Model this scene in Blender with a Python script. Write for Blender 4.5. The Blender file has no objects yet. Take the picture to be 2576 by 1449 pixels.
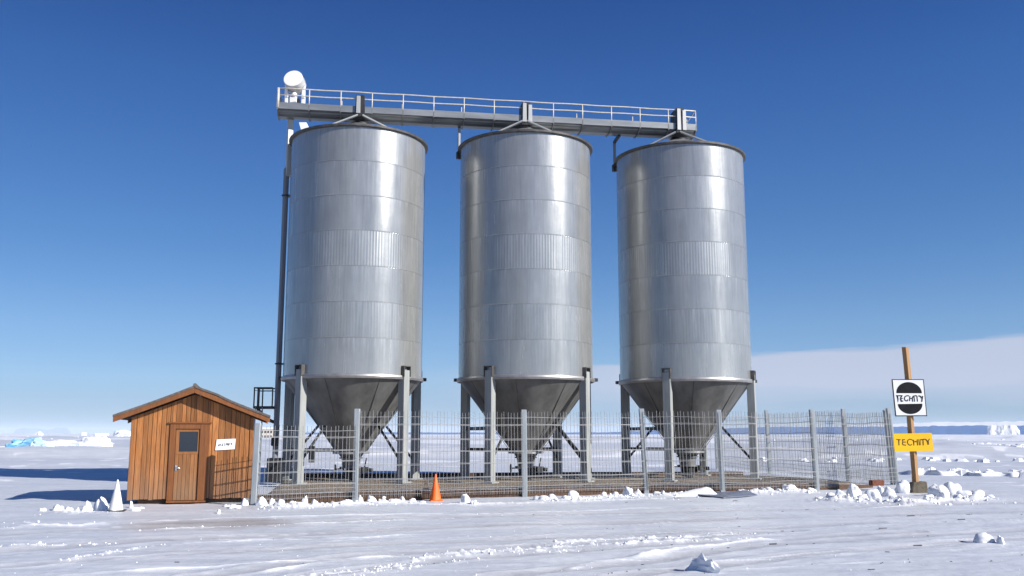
import bpy, bmesh, math, random
import numpy as np
from mathutils import Vector, Matrix, noise as mnoise
R_ = math.radians
sc = bpy.context.scene
COL = sc.collection
rng = random.Random(7)

# ------------------------------------------------------------------ camera model
F_PX, HC = 920.0, 1.8
S = 1024 / 2576.0
TH = math.atan((1090 * S - 288) / F_PX)
CT, ST = math.cos(TH), math.sin(TH)

def ray(xd, yd):
    u, v = xd * S, yd * S
    a, b = (u - 512) / F_PX, (288 - v) / F_PX
    return Vector((a, CT - b * ST, ST + b * CT))

def ground(xd, yd, z=0.0):
    d = ray(xd, yd); t = (z - HC) / d.z
    return Vector((d.x * t, d.y * t, z))

def at(xd, yd, Y):
    d = ray(xd, yd); t = Y / d.y
    return Vector((d.x * t, Y, HC + d.z * t))

def hit(xd, yd, p, n):
    d = ray(xd, yd); o = Vector((0, 0, HC))
    t = (p - o).dot(n) / d.dot(n)
    return o + d * t

# ------------------------------------------------------------------ tagging
def tag(o, label=None, cat=None, group=None, kind=None):
    if label: o['label'] = label
    if cat: o['category'] = cat
    if group: o['group'] = group
    if kind: o['kind'] = kind
    return o

def empty(name, loc, label, cat, group=None):
    o = bpy.data.objects.new(name, None); COL.objects.link(o)
    o.location = loc; o.empty_display_size = 0.3
    return tag(o, label, cat, group)

# ------------------------------------------------------------------ mesh builder
class MB:
    def __init__(s):
        s.v = []; s.f = []; s.sm = []; s.tone = []; s.cur = 0.5
    def add(s, pts, faces, smooth=False):
        n = len(s.v)
        s.v += [tuple(p) for p in pts]; s.tone += [s.cur] * len(pts)
        for f in faces:
            s.f.append(tuple(n + i for i in f)); s.sm.append(smooth)
    def hexa(s, p):      # bottom 4 (ccw from above), top 4
        s.add(p, [(3, 2, 1, 0), (4, 5, 6, 7), (0, 1, 5, 4), (1, 2, 6, 5), (2, 3, 7, 6), (3, 0, 4, 7)])
    def box(s, c, size, rz=0.0, M=None):
        x, y, z = [q / 2 for q in size]
        m = M if M is not None else Matrix.Rotation(rz, 3, 'Z')
        c = Vector(c)
        s.hexa([c + m @ Vector(q) for q in ((-x, -y, -z), (x, -y, -z), (x, y, -z), (-x, y, -z), (-x, -y, z), (x, -y, z), (x, y, z), (-x, y, z))])
    def beam(s, a, b, w, h, up=(0, 0, 1)):
        a, b = Vector(a), Vector(b); d = (b - a); L = d.length; d.normalize()
        up = Vector(up)
        if abs(d.dot(up)) > 0.98: up = Vector((0, 1, 0))
        sx = d.cross(up).normalized(); uz = sx.cross(d)
        M = Matrix((sx, d, uz)).transposed()
        s.box((a + b) / 2, (w, L, h), M=M)
    def poly(s, pts, r, n=8, cap=True, smooth=True):
        pts = [Vector(p) for p in pts]; rings = []
        k = len(pts)
        rr = r if isinstance(r, (list, tuple)) else [r] * k
        base = len(s.v)
        ref = Vector((0, 0, 1))
        d0 = (pts[1] - pts[0]).normalized()
        if abs(d0.dot(ref)) > 0.95: ref = Vector((0, 1, 0))
        for i, p in enumerate(pts):
            d = (pts[min(i + 1, k - 1)] - pts[max(i - 1, 0)]).normalized()
            a = d.cross(ref).normalized(); b = a.cross(d)
            for j in range(n):
                t = 2 * math.pi * (j + .5) / n
                s.v.append(tuple(p + a * (math.cos(t) * rr[i]) + b * (math.sin(t) * rr[i]))); s.tone.append(s.cur)
        for i in range(k - 1):
            for j in range(n):
                j2 = (j + 1) % n
                s.f.append((base + i * n + j, base + i * n + j2, base + (i + 1) * n + j2, base + (i + 1) * n + j)); s.sm.append(smooth)
        if cap:
            s.f.append(tuple(base + j for j in reversed(range(n)))); s.sm.append(False)
            s.f.append(tuple(base + (k - 1) * n + j for j in range(n))); s.sm.append(False)
    def lathe(s, prof, c, n=64, M=None, wob=None):
        """each profile segment gets its own rings so that steps stay crisp"""
        c = Vector(c)
        for (r0, z0), (r1, z1) in zip(prof[:-1], prof[1:]):
            base = len(s.v)
            for (r, z) in ((r0, z0), (r1, z1)):
                for j in range(n):
                    t = 2 * math.pi * j / n
                    q = Vector((r * math.cos(t), r * math.sin(t), z))
                    if M is not None: q = M @ q
                    s.v.append(tuple(c + q)); s.tone.append(s.cur)
            for j in range(n):
                j2 = (j + 1) % n
                s.f.append((base + j, base + j2, base + n + j2, base + n + j)); s.sm.append(True)
    def build(s, name, mat, parent=None, label=None, bevel=0.0, tone=False):
        me = bpy.data.meshes.new(name)
        root = parent
        off = Vector((0, 0, 0))
        while root is not None:
            off += root.location; root = root.parent
        me.from_pydata([tuple(Vector(p) - off) for p in s.v], [], s.f)
        me.polygons.foreach_set('use_smooth', s.sm)
        if tone:
            at_ = me.attributes.new('tone', 'FLOAT', 'POINT'); at_.data.foreach_set('value', s.tone)
        if bevel > 0:
            bm = bmesh.new(); bm.from_mesh(me)
            bmesh.ops.remove_doubles(bm, verts=bm.verts, dist=1e-5)
            ed = [e for e in bm.edges if len(e.link_faces) == 2 and e.calc_face_angle(0) > 0.6]
            bmesh.ops.bevel(bm, geom=ed, offset=bevel, segments=1, affect='EDGES', clamp_overlap=True)
            bm.to_mesh(me); bm.free()
        me.materials.append(mat)
        o = bpy.data.objects.new(name, me); COL.objects.link(o)
        if parent is not None: o.parent = parent
        if label: o['label'] = label
        return o

# ------------------------------------------------------------------ materials
class NT:
    def __init__(s, name):
        s.m = bpy.data.materials.new(name); s.m.use_nodes = True
        s.t = s.m.node_tree; s.b = s.t.nodes['Principled BSDF']; s.L = s.t.links.new
    def n(s, ty, **kw):
        q = s.t.nodes.new(ty)
        for k, v in kw.items(): setattr(q, k, v)
        return q
    def setin(s, node, key, val):
        if hasattr(val, 'is_linked') or isinstance(val, bpy.types.NodeSocket): s.L(val, node.inputs[key])
        else: node.inputs[key].default_value = val
    def coord(s, scale=(1, 1, 1), kind='Object', loc=(0, 0, 0)):
        tc = s.n('ShaderNodeTexCoord'); mp = s.n('ShaderNodeMapping')
        mp.inputs['Scale'].default_value = scale; mp.inputs['Location'].default_value = loc
        s.L(tc.outputs[kind], mp.inputs['Vector']); return mp.outputs['Vector']
    def noise(s, vec, scale=5, detail=4, rough=.55, dist=0):
        q = s.n('ShaderNodeTexNoise'); s.L(vec, q.inputs['Vector'])
        q.inputs['Scale'].default_value = scale; q.inputs['Detail'].default_value = detail
        q.inputs['Roughness'].default_value = rough; q.inputs['Distortion'].default_value = dist
        return q.outputs['Fac']
    def ramp(s, fac, stops):
        q = s.n('ShaderNodeValToRGB'); s.L(fac, q.inputs['Fac'])
        e = q.color_ramp.elements
        while len(e) < len(stops): e.new(0.5)
        for el, (p, c) in zip(e, stops):
            el.position = p; el.color = (c[0], c[1], c[2], 1) if hasattr(c, '__len__') else (c, c, c, 1)
        return q.outputs['Color']
    def mix(s, fac, a, b, mode='MIX'):
        q = s.n('ShaderNodeMix', data_type='RGBA', blend_type=mode)
        for k, v in ((0, fac), (6, a), (7, b)):
            if isinstance(v, bpy.types.NodeSocket): s.L(v, q.inputs[k])
            elif k == 0: q.inputs[0].default_value = v
            else: q.inputs[k].default_value = (v[0], v[1], v[2], 1)
        return q.outputs[2]
    def math(s, op, a, b=None, c=None, clamp=False):
        q = s.n('ShaderNodeMath', operation=op, use_clamp=clamp)
        for i, v in enumerate((a, b, c)):
            if v is None: continue
            if isinstance(v, bpy.types.NodeSocket): s.L(v, q.inputs[i])
            else: q.inputs[i].default_value = v
        return q.outputs[0]
    def bump(s, h, strength=.3, dist=.02):
        q = s.n('ShaderNodeBump'); s.L(h, q.inputs['Height'])
        q.inputs['Strength'].default_value = strength; q.inputs['Distance'].default_value = dist
        s.L(q.outputs['Normal'], s.b.inputs['Normal'])
    def base(s, c):
        if isinstance(c, bpy.types.NodeSocket): s.L(c, s.b.inputs['Base Color'])
        else: s.b.inputs['Base Color'].default_value = (c[0], c[1], c[2], 1)
    def set(s, **kw):
        for k, v in kw.items():
            k = {'rough': 'Roughness', 'metal': 'Metallic', 'spec': 'Specular IOR Level'}[k]
            if isinstance(v, bpy.types.NodeSocket): s.L(v, s.b.inputs[k])
            else: s.b.inputs[k].default_value = v

def simple(name, ca, cb, scale=6, rough=.6, metal=0.0, bump=0.1, stretch=(1, 1, 1), spec=.4, lo=.3, hi=.7, bd=.01):
    t = NT(name); v = t.coord(stretch)
    f = t.noise(v, scale, 6, .6)
    t.base(t.ramp(f, [(lo, ca), (hi, cb)]))
    t.set(rough=rough, metal=metal, spec=spec)
    if bump: t.bump(t.noise(v, scale * 3, 4), bump, bd)
    return t.m

# silo sheet steel: courses and panels vary a little, long vertical streaks, seams
SILO_Z0, SILO_Z1, COURSES = 3.78, 12.54, 7
def silo_steel():
    t = NT('galvanised_sheet')
    tc = t.n('ShaderNodeTexCoord'); sp = t.n('ShaderNodeSeparateXYZ'); t.L(tc.outputs['Object'], sp.inputs[0])
    oi = t.n('ShaderNodeObjectInfo')
    ang = t.math('ARCTAN2', sp.outputs[1], sp.outputs[0])
    h = (SILO_Z1 - SILO_Z0) / COURSES
    crs = t.math('FLOOR', t.math('DIVIDE', t.math('SUBTRACT', sp.outputs[2], SILO_Z0), h))
    pan_f = t.math('ADD', t.math('MULTIPLY', ang, 7 / (2 * math.pi)), t.math('MULTIPLY', crs, .37))
    pan = t.math('FLOOR', pan_f)
    cv = t.n('ShaderNodeCombineXYZ'); t.L(crs, cv.inputs[0]); t.L(pan, cv.inputs[1]); t.L(oi.outputs['Random'], cv.inputs[2])
    wn = t.n('ShaderNodeTexWhiteNoise'); t.L(cv.outputs[0], wn.inputs['Vector'])
    wc = t.n('ShaderNodeTexWhiteNoise'); cv2 = t.n('ShaderNodeCombineXYZ'); t.L(crs, cv2.inputs[0]); t.L(oi.outputs['Random'], cv2.inputs[2]); t.L(cv2.outputs[0], wc.inputs['Vector'])
    # streak coordinates: angle * radius, and course, z compressed
    sv = t.n('ShaderNodeCombineXYZ')
    t.L(t.math('MULTIPLY', ang, 2.5), sv.inputs[0]); t.L(t.math('MULTIPLY', sp.outputs[2], .07), sv.inputs[1])
    t.L(t.math('ADD', t.math('MULTIPLY', crs, 3.3), t.math('MULTIPLY', oi.outputs['Random'], 50)), sv.inputs[2])
    st1 = t.noise(sv.outputs[0], 2.2, 5, .6); st2 = t.noise(sv.outputs[0], 13, 3, .6)
    vv = t.coord((1, 1, 1)); cl = t.noise(vv, 1.1, 5, .6)
    mixd = t.math('ADD', t.math('MULTIPLY', st1, .42), t.math('ADD', t.math('MULTIPLY', cl, .28), t.math('MULTIPLY', st2, .3)))
    colr = t.ramp(mixd, [(.34, (.275, .28, .28)), (.5, (.33, .334, .332)), (.68, (.40, .40, .395))])
    pv = t.ramp(wn.outputs['Value'], [(0, .94), (1, 1.04)])
    colr = t.mix(1.0, colr, pv, 'MULTIPLY'); colr = t.mix(1.0, colr, (.99, 1.0, .985), 'MULTIPLY')
    # vertical seams between panels
    fr = t.math('FRACT', pan_f)
    seam = t.math('LESS_THAN', t.math('ABSOLUTE', t.math('SUBTRACT', fr, .5)), .4975)
    colr = t.mix(t.math('MULTIPLY', t.math('SUBTRACT', 1.0, seam), .4), colr, (.12, .12, .12))
    # drips running down from the lap seams
    fz = t.math('FRACT', t.math('DIVIDE', t.math('SUBTRACT', sp.outputs[2], SILO_Z0), h))
    drip = t.math('MULTIPLY', t.math('POWER', fz, 2.2), t.ramp(st2, [(.5, 0.), (.72, 1.)]))
    colr = t.mix(t.math('MULTIPLY', drip, .22), colr, (.68, .67, .64))
    t.base(colr)
    rg = t.math('ADD', .165, t.math('ADD', t.math('MULTIPLY', st1, .15), t.math('MULTIPLY', wn.outputs['Value'], .025)))
    t.set(rough=rg, metal=.46, spec=.5)
    # some courses are finely corrugated
    cor = t.math('MULTIPLY', t.math('SINE', t.math('MULTIPLY', ang, 150)), t.math('ADD', t.math('MULTIPLY', t.math('COMPARE', crs, 3.0, .4), .30), t.math('MULTIPLY', t.math('COMPARE', crs, 1.0, .4), .14)))
    hh = t.math('ADD', t.math('MULTIPLY', t.noise(vv, .9, 3, .5), 1.7), t.math('ADD', t.math('MULTIPLY', st2, .28), cor))
    t.bump(hh, .28, .02)
    return t.m

M_STEEL = silo_steel()
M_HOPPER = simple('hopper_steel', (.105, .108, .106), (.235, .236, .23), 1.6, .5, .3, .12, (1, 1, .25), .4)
M_RIM = simple('rim_steel', (.05, .05, .05), (.14, .13, .12), 4, .55, .5, .1)
M_FLANGE = simple('flange_steel', (.28, .28, .28), (.42, .41, .40), 4, .45, .6, .05)
M_LEG = simple('leg_steel', (.24, .255, .25), (.38, .395, .38), 2.2, .6, 0.0, .08, (2, 2, .3))
M_DARK = simple('dark_iron', (.012, .013, .015), (.045, .045, .045), 6, .55, .3, .1)
M_PIPE = simple('pipe_steel', (.16, .175, .205), (.23, .245, .27), 3, .5, .3, .05, (1, 1, .2))
M_DUCT = simple('duct_steel', (.35, .36, .35), (.5, .5, .48), 3, .5, .4, .05, (1, 1, .2))
M_GALV = simple('galvanised_rail', (.38, .41, .43), (.56, .58, .59), 3, .48, .4, .06, (2, 2, .5))
M_BRIDGE = simple('bridge_sheet', (.17, .185, .195), (.30, .31, .315), 1.6, .45, .45, .1, (.4, 1, 2))
M_TROUGH = simple('trough_sheet', (.07, .078, .082), (.19, .20, .20), 1.4, .34, .5, .1, (.35, 2, 2))
M_RAIL = simple('rail_paint', (.48, .43, .36), (.68, .64, .57), 9, .5, .2, .05)
M_WHITE = simple('white_paint', (.74, .74, .73), (.84, .84, .83), 4, .42, 0, .03)
M_DRUM = simple('drum_shell', (.40, .40, .40), (.52, .52, .51), 3, .6, 0, .03)  # greyer than the white face: underside shade put into the body colour
M_WIRE = simple('wire_zinc', (.20, .205, .21), (.36, .365, .37), 20, .5, .3, 0)
M_POSTF = simple('fence_post_steel', (.29, .32, .335), (.42, .45, .46), 3, .5, .3, .06, (2, 2, .4))

def wood(name, dark, light, tone_amt=.55, grey=(.2, .15, .11), greyamt=.5, sc_=(9, 9, .7), frost=False):
    t = NT(name)
    v = t.coord(sc_)
    a = t.n('ShaderNodeAttribute', attribute_name='tone')
    av = t.n('ShaderNodeVectorMath', operation='ADD'); t.L(v, av.inputs[0])
    cv = t.n('ShaderNodeCombineXYZ'); t.L(t.math('MULTIPLY', a.outputs['Fac'], 37.0), cv.inputs[2]); t.L(t.math('MULTIPLY', a.outputs['Fac'], 11.0), cv.inputs[0])
    t.L(cv.outputs[0], av.inputs[1])
    f = t.noise(av.outputs[0], 1.6, 7, .62, .6); g = t.noise(av.outputs[0], 6, 5, .6, .3)
    fac = t.math('ADD', t.math('MULTIPLY', f, .6), t.math('MULTIPLY', g, .4))
    c = t.ramp(fac, [(.30, dark), (.52, [(p + q) / 2 for p, q in zip(dark, light)]), (.70, light)])
    c = t.mix(1.0, c, t.ramp(a.outputs['Fac'], [(0, 1 - tone_amt * .62), (1, 1 + tone_amt * .42)]), 'MULTIPLY')
    if greyamt:
        tc = t.n('ShaderNodeTexCoord'); sp = t.n('ShaderNodeSeparateXYZ'); t.L(tc.outputs['Object'], sp.inputs[0])
        low = t.math('SUBTRACT', t.math('ADD', 1.0, t.math('MULTIPLY', f, .5)), t.math('MULTIPLY', sp.outputs[2], 1.1), clamp=True)
        c = t.mix(t.math('MULTIPLY', low, greyamt * .8), c, grey)
    if frost:
        ge = t.n('ShaderNodeNewGeometry'); sp2 = t.n('ShaderNodeSeparateXYZ'); t.L(ge.outputs['Normal'], sp2.inputs[0])
        tp = t.math('MULTIPLY', t.math('GREATER_THAN', sp2.outputs[2], .6), t.ramp(f, [(.30, .35), (.62, 1.)]))
        c = t.mix(tp, c, (.44, .45, .47))
    t.base(c); t.set(rough=.62, spec=.3)
    t.bump(fac, .35, .012)
    return t.m
M_PLANK = wood('stained_plank', (.17, .06, .016), (.48, .20, .062), .55)
M_TRIM = wood('stained_trim', (.13, .045, .013), (.27, .10, .03), .2, greyamt=0)
M_DOOR = wood('door_plank', (.17, .065, .02), (.38, .165, .055), .35, (.2, .15, .10), .55)
M_SHADOWGAP = simple('gap_board', (.02, .010, .005), (.045, .022, .01), 5, .8)
M_POSTW = wood('post_timber', (.23, .12, .05), (.45, .27, .12), .1, greyamt=0, sc_=(14, 14, .8))
M_BEAM = wood('edging_timber', (.045, .024, .013), (.15, .085, .05), .3, greyamt=0, sc_=(.8, 7, 7), frost=True)
M_ROOF = simple('roof_felt', (.07, .06, .055), (.15, .135, .125), 14, .85, 0, .2, (1, 1, 1), .25)
M_GLASS = NT('window_glass'); M_GLASS.base((.018, .024, .034)); M_GLASS.set(rough=.06, spec=.6); M_GLASS = M_GLASS.m
M_SIGNW = simple('sign_white', (.70, .70, .71), (.80, .80, .80), 3, .5, 0, .02)
M_SIGNK = simple('sign_black', (.006, .006, .008), (.014, .014, .017), 5, .7, 0, 0, spec=.12)
M_SIGNY = simple('sign_yellow', (.80, .44, .004), (.90, .52, .006), 2.4, .45, 0, .02)
M_INK = simple('sign_ink', (.018, .010, .006), (.04, .022, .012), 8, .6, 0, 0)
M_ORANGE = simple('cone_orange', (.82, .11, .006), (.92, .16, .012), 4, .5, 0, .05)
M_CONEW = simple('cone_white', (.70, .69, .66), (.82, .81, .79), 4, .5, 0, .05)
M_CHROME = simple('handle_metal', (.6, .6, .6), (.75, .75, .75), 8, .25, .9, 0)
M_CONC = simple('footing_block', (.085, .07, .05), (.20, .17, .12), 9, .85, 0, .4)
M_BRICK = simple('red_block', (.11, .035, .018), (.22, .075, .04), 9, .8, 0, .3)
M_PREFAB = simple('prefab_panel', (.42, .37, .31), (.52, .46, .40), 2, .6, 0, 0)
M_SHEET = simple('dark_sheet', (.10, .12, .17), (.20, .22, .28), 3, .4, 0, .1)
M_STONE = simple('dark_stone', (.03, .03, .035), (.10, .10, .11), 7, .8, 0, .4)

def snow_mat(name, blue=0.0, ground_=False):
    t = NT(name)
    v = t.coord((1, 1, 1)); 
    fine = t.noise(v, 14 if ground_ else 9, 8, .7)
    if ground_:
        at_ = t.n('ShaderNodeAttribute', attribute_name='fresh'); ad = t.n('ShaderNodeAttribute', attribute_name='dirt')
        w = t.coord((.55, 2.2, 1)); big = t.noise(w, .8, 6, .6, .4)
        w2 = t.coord((.20, 6.5, 1)); w2.node.inputs['Rotation'].default_value = (0, 0, -.07); st = t.noise(w2, 1.0, 6, .68, .15)
        pk = t.ramp(t.math('ADD', t.math('MULTIPLY', big, .55), t.math('MULTIPLY', st, .45)),
                    [(.34, (.50, .535, .59)), (.5, (.585, .615, .66)), (.66, (.67, .69, .725))])
        fr = t.math('ADD', at_.outputs['Fac'], t.math('MULTIPLY', t.math('SUBTRACT', fine, .5), .5), clamp=True)
        c = t.mix(t.ramp(fr, [(.12, 0.), (.40, .16), (.66, 1.)]), pk, (.86, .87, .885))
        c = t.mix(ad.outputs['Fac'], c, t.mix(fine, (.20, .16, .13), (.34, .29, .25)))
        t.base(c); t.set(rough=.48, spec=.5)
        grain = t.noise(v, 55, 4, .7)
        t.bump(t.math('ADD', t.math('MULTIPLY', fine, .8), t.math('ADD', t.math('MULTIPLY', st, .8), t.math('MULTIPLY', grain, .2))), .25, .03)
    else:
        c = t.ramp(fine, [(.3, (.76 - blue * .3, .78 - blue * .12, .80)), (.7, (.90 - blue * .3, .905 - blue * .1, .91))])
        t.base(c); t.set(rough=.65, spec=.25)
        t.bump(t.math('ADD', fine, t.math('MULTIPLY', t.noise(v, 40, 4, .7), .4)), .22, .02)
    return t.m
M_GROUND = snow_mat('packed_snow', ground_=True)
M_SNOW = snow_mat('fresh_snow')
M_ICE = simple('blue_ice', (.10, .36, .62), (.45, .74, .83), .9, .25, 0, .2, (1, 1, 2.2), .5, .38, .62)
M_PALEICE = simple('pale_ice', (.45, .70, .80), (.74, .86, .90), .9, .3, 0, .2)

def gravel_mat():
    t = NT('brown_gravel'); v = t.coord((1, 1, 1))
    vo = t.n('ShaderNodeTexVoronoi'); t.L(v, vo.inputs['Vector']); vo.inputs['Scale'].default_value = 16
    big = t.noise(v, .7, 5, .6)
    c = t.ramp(t.math('ADD', t.math('MULTIPLY', vo.outputs['Distance'], .5), t.math('MULTIPLY', big, .6)), [(.3, (.10, .076, .05)), (.5, (.23, .18, .125)), (.75, (.37, .31, .235))])
    sn = t.ramp(t.noise(t.coord((.6, 1.4, 1)), 1.3, 7, .68), [(.60, 0.), (.68, 1.)])
    c = t.mix(t.math('MULTIPLY', sn, .75), c, (.62, .62, .64))
    t.base(c); t.set(rough=.9, spec=.2)
    t.bump(t.math('ADD', vo.outputs['Distance'], t.noise(v, 40, 3)), .9, .04)
    return t.m
M_GRAVEL = gravel_mat()

# ------------------------------------------------------------------ noise for the terrain
def vnoise(x, y, seed=0):
    xi = np.floor(x).astype(np.int64); yi = np.floor(y).astype(np.int64)
    fx = x - xi; fy = y - yi
    fx = fx * fx * (3 - 2 * fx); fy = fy * fy * (3 - 2 * fy)
    def h(a, b):
        n = (a * 374761393 + b * 668265263 + seed * 974634777) & 0xffffffff
        n = ((n ^ (n >> 13)) * 1274126177) & 0xffffffff
        n = n ^ (n >> 16)
        return (n & 0xffff) / 65535.0
    return (h(xi, yi) * (1 - fx) + h(xi + 1, yi) * fx) * (1 - fy) + (h(xi, yi + 1) * (1 - fx) + h(xi + 1, yi + 1) * fx) * fy
def fbm(x, y, seed=0, o=4, g=.5):
    s = 0; a = 1; t = 0
    for i in range(o):
        s = s + a * vnoise(x * 2 ** i, y * 2 ** i, seed + i * 17); t += a; a *= g
    return s / t
def sstep(a, b, x):
    t = np.clip((x - a) / (b - a), 0, 1); return t * t * (3 - 2 * t)

# ridges of loose snow along the wheel tracks: (picture points, half width m, height m, crumbliness)
RIDGES = [
    ([(0, 1333), (85, 1325), (181, 1323), (325, 1314.5)], .16, .055, .35),
    ([(0, 1313), (61, 1312), (96, 1319)], .10, .035, .3),
    ([(325, 1314), (564, 1306), (880, 1297), (1176, 1291)], .07, .022, .2),
    ([(328, 1337), (615, 1322), (880, 1314.5), (1150, 1304)], .07, .025, .3),
    ([(-100, 1381), (137, 1373), (308, 1366)], .09, .022, .8),
    ([(126, 1417), (263, 1395), (342, 1381), (424, 1371)], .07, .024, .7),
    ([(424, 1371), (649, 1362), (880, 1352), (1100, 1340)], .05, .02, .2),
    ([(154, 1449), (513, 1429), (684, 1417), (880, 1407), (1057, 1398)], .05, .028, .15),
    ([(595, 1449), (837, 1414)], .07, .03, .2),
    ([(818, 1297), (1176, 1296), (1433, 1287), (1698, 1275)], .06, .02, .15),
    ([(988, 1269), (1330, 1265), (1698, 1257)], .22, .05, .4),
    ([(640, 1460), (818, 1441), (947, 1431), (1074, 1403), (1211, 1390), (1399, 1383), (1501, 1379)], .11, .024, 1.0),
    ([(700, 1475), (880, 1449), (1010, 1431), (1100, 1415), (1200, 1405)], .08, .016, 1.0),
    ([(1074, 1396.5), (1211, 1388), (1399, 1376), (1698, 1364), (1885, 1351)], .09, .04, .7),
    ([(1347, 1371), (1450, 1361), (1552, 1354), (1698, 1348), (1817, 1341), (1909, 1336)], .12, .045, .6),
    ([(1560, 1405), (1698, 1386), (1817, 1375.5), (1889, 1362), (1970, 1353), (2025, 1351.7)], .08, .05, .2),
    ([(1399, 1437), (1440, 1425.6), (1500, 1412)], .07, .025, .3),
    ([(2134, 1278), (2243, 1272), (2328, 1268)], .12, .03, .2),
    ([(2110, 1395), (2165, 1386)], .06, .02, .2),
    ([(1840, 1247), (1900, 1242), (1990, 1239), (2060, 1238)], .30, .13, .5),
    ([(1630, 1250), (1700, 1247), (1765, 1243)], .35, .10, .3),
    ([(640, 1279), (740, 1280), (830, 1274), (930, 1269), (1060, 1266)], .22, .13, .4),
    ([(2050, 1259), (2170, 1262), (2300, 1266), (2420, 1262), (2500, 1257)], .34, .17, .45),
    ([(100, 1290), (180, 1291), (280, 1288)], .14, .07, .5),
    ([(1340, 1260), (1450, 1258), (1560, 1253), (1640, 1249)], .18, .09, .4),
    ([(0, 1168), (174, 1160), (321, 1153)], .35, .05, .2),
    ([(0, 1180), (70, 1176)], .3, .05, .2),
    ([(-200, 1212), (60, 1211)], .25, .05, .2),
]
_rr = random.Random(21)
for _k in range(46):
    _x = _rr.uniform(-250, 2500); _y = 1275 + 190 * _rr.random() ** .9; _L = _rr.uniform(150, 900); _sl = .012 + .075 * (_y - 1262) / 187 * _rr.uniform(.5, 1.2)
    _p = [(_x + _L * q / 4, _y - _L * _sl * q / 4 + _rr.uniform(-1.2, 1.2)) for q in range(5)]
    RIDGES.append((_p, _rr.choice((.025, .03, .045)), _rr.uniform(.006, .0124), _rr.uniform(.15, .29)))
RUTS = [  # shallow polished wheel ruts
    ([(-100, 1352), (300, 1330), (900, 1308), (1700, 1287), (2300, 1270), (2700, 1262)], .32, .03),
    ([(-100, 1395), (400, 1358), (1000, 1330), (1700, 1310), (2600, 1285)], .30, .025),
    ([(500, 1449), (900, 1398), (1400, 1368), (2000, 1330)], .22, .02),
    ([(760, 1449), (1150, 1404), (1600, 1374), (2300, 1335)], .20, .02),
    ([(1250, 1449), (1700, 1398), (2050, 1363), (2576, 1330)], .22, .02),
    ([(1560, 1449), (1950, 1402), (2300, 1372), (2700, 1345)], .20, .018),
    ([(-100, 1436), (350, 1402), (900, 1372), (1500, 1345), (2200, 1312)], .20, .018),
]
def polyline_field(x, y, pts):
    best = np.full(x.shape, 1e9); par = np.zeros(x.shape)
    L = 0
    for (ax, ay), (bx, by) in zip(pts[:-1], pts[1:]):
        dx, dy = bx - ax, by - ay; l2 = dx * dx + dy * dy; l = math.sqrt(l2)
        t = np.clip(((x - ax) * dx + (y - ay) * dy) / l2, 0, 1)
        d = np.hypot(x - ax - t * dx, y - ay - t * dy)
        m = d < best
        best = np.where(m, d, best); par = np.where(m, L + t * l, par); L += l
    return best, par, L
RW = [([tuple(ground(*p)[:2]) for p in pts], w, h, c) for pts, w, h, c in RIDGES]
UW = [([tuple(ground(*p)[:2]) for p in pts], w, h) for pts, w, h in RUTS]
DIRT_C = [tuple(ground(420, 1322)[:2]), tuple(ground(640, 1315)[:2])]

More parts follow.
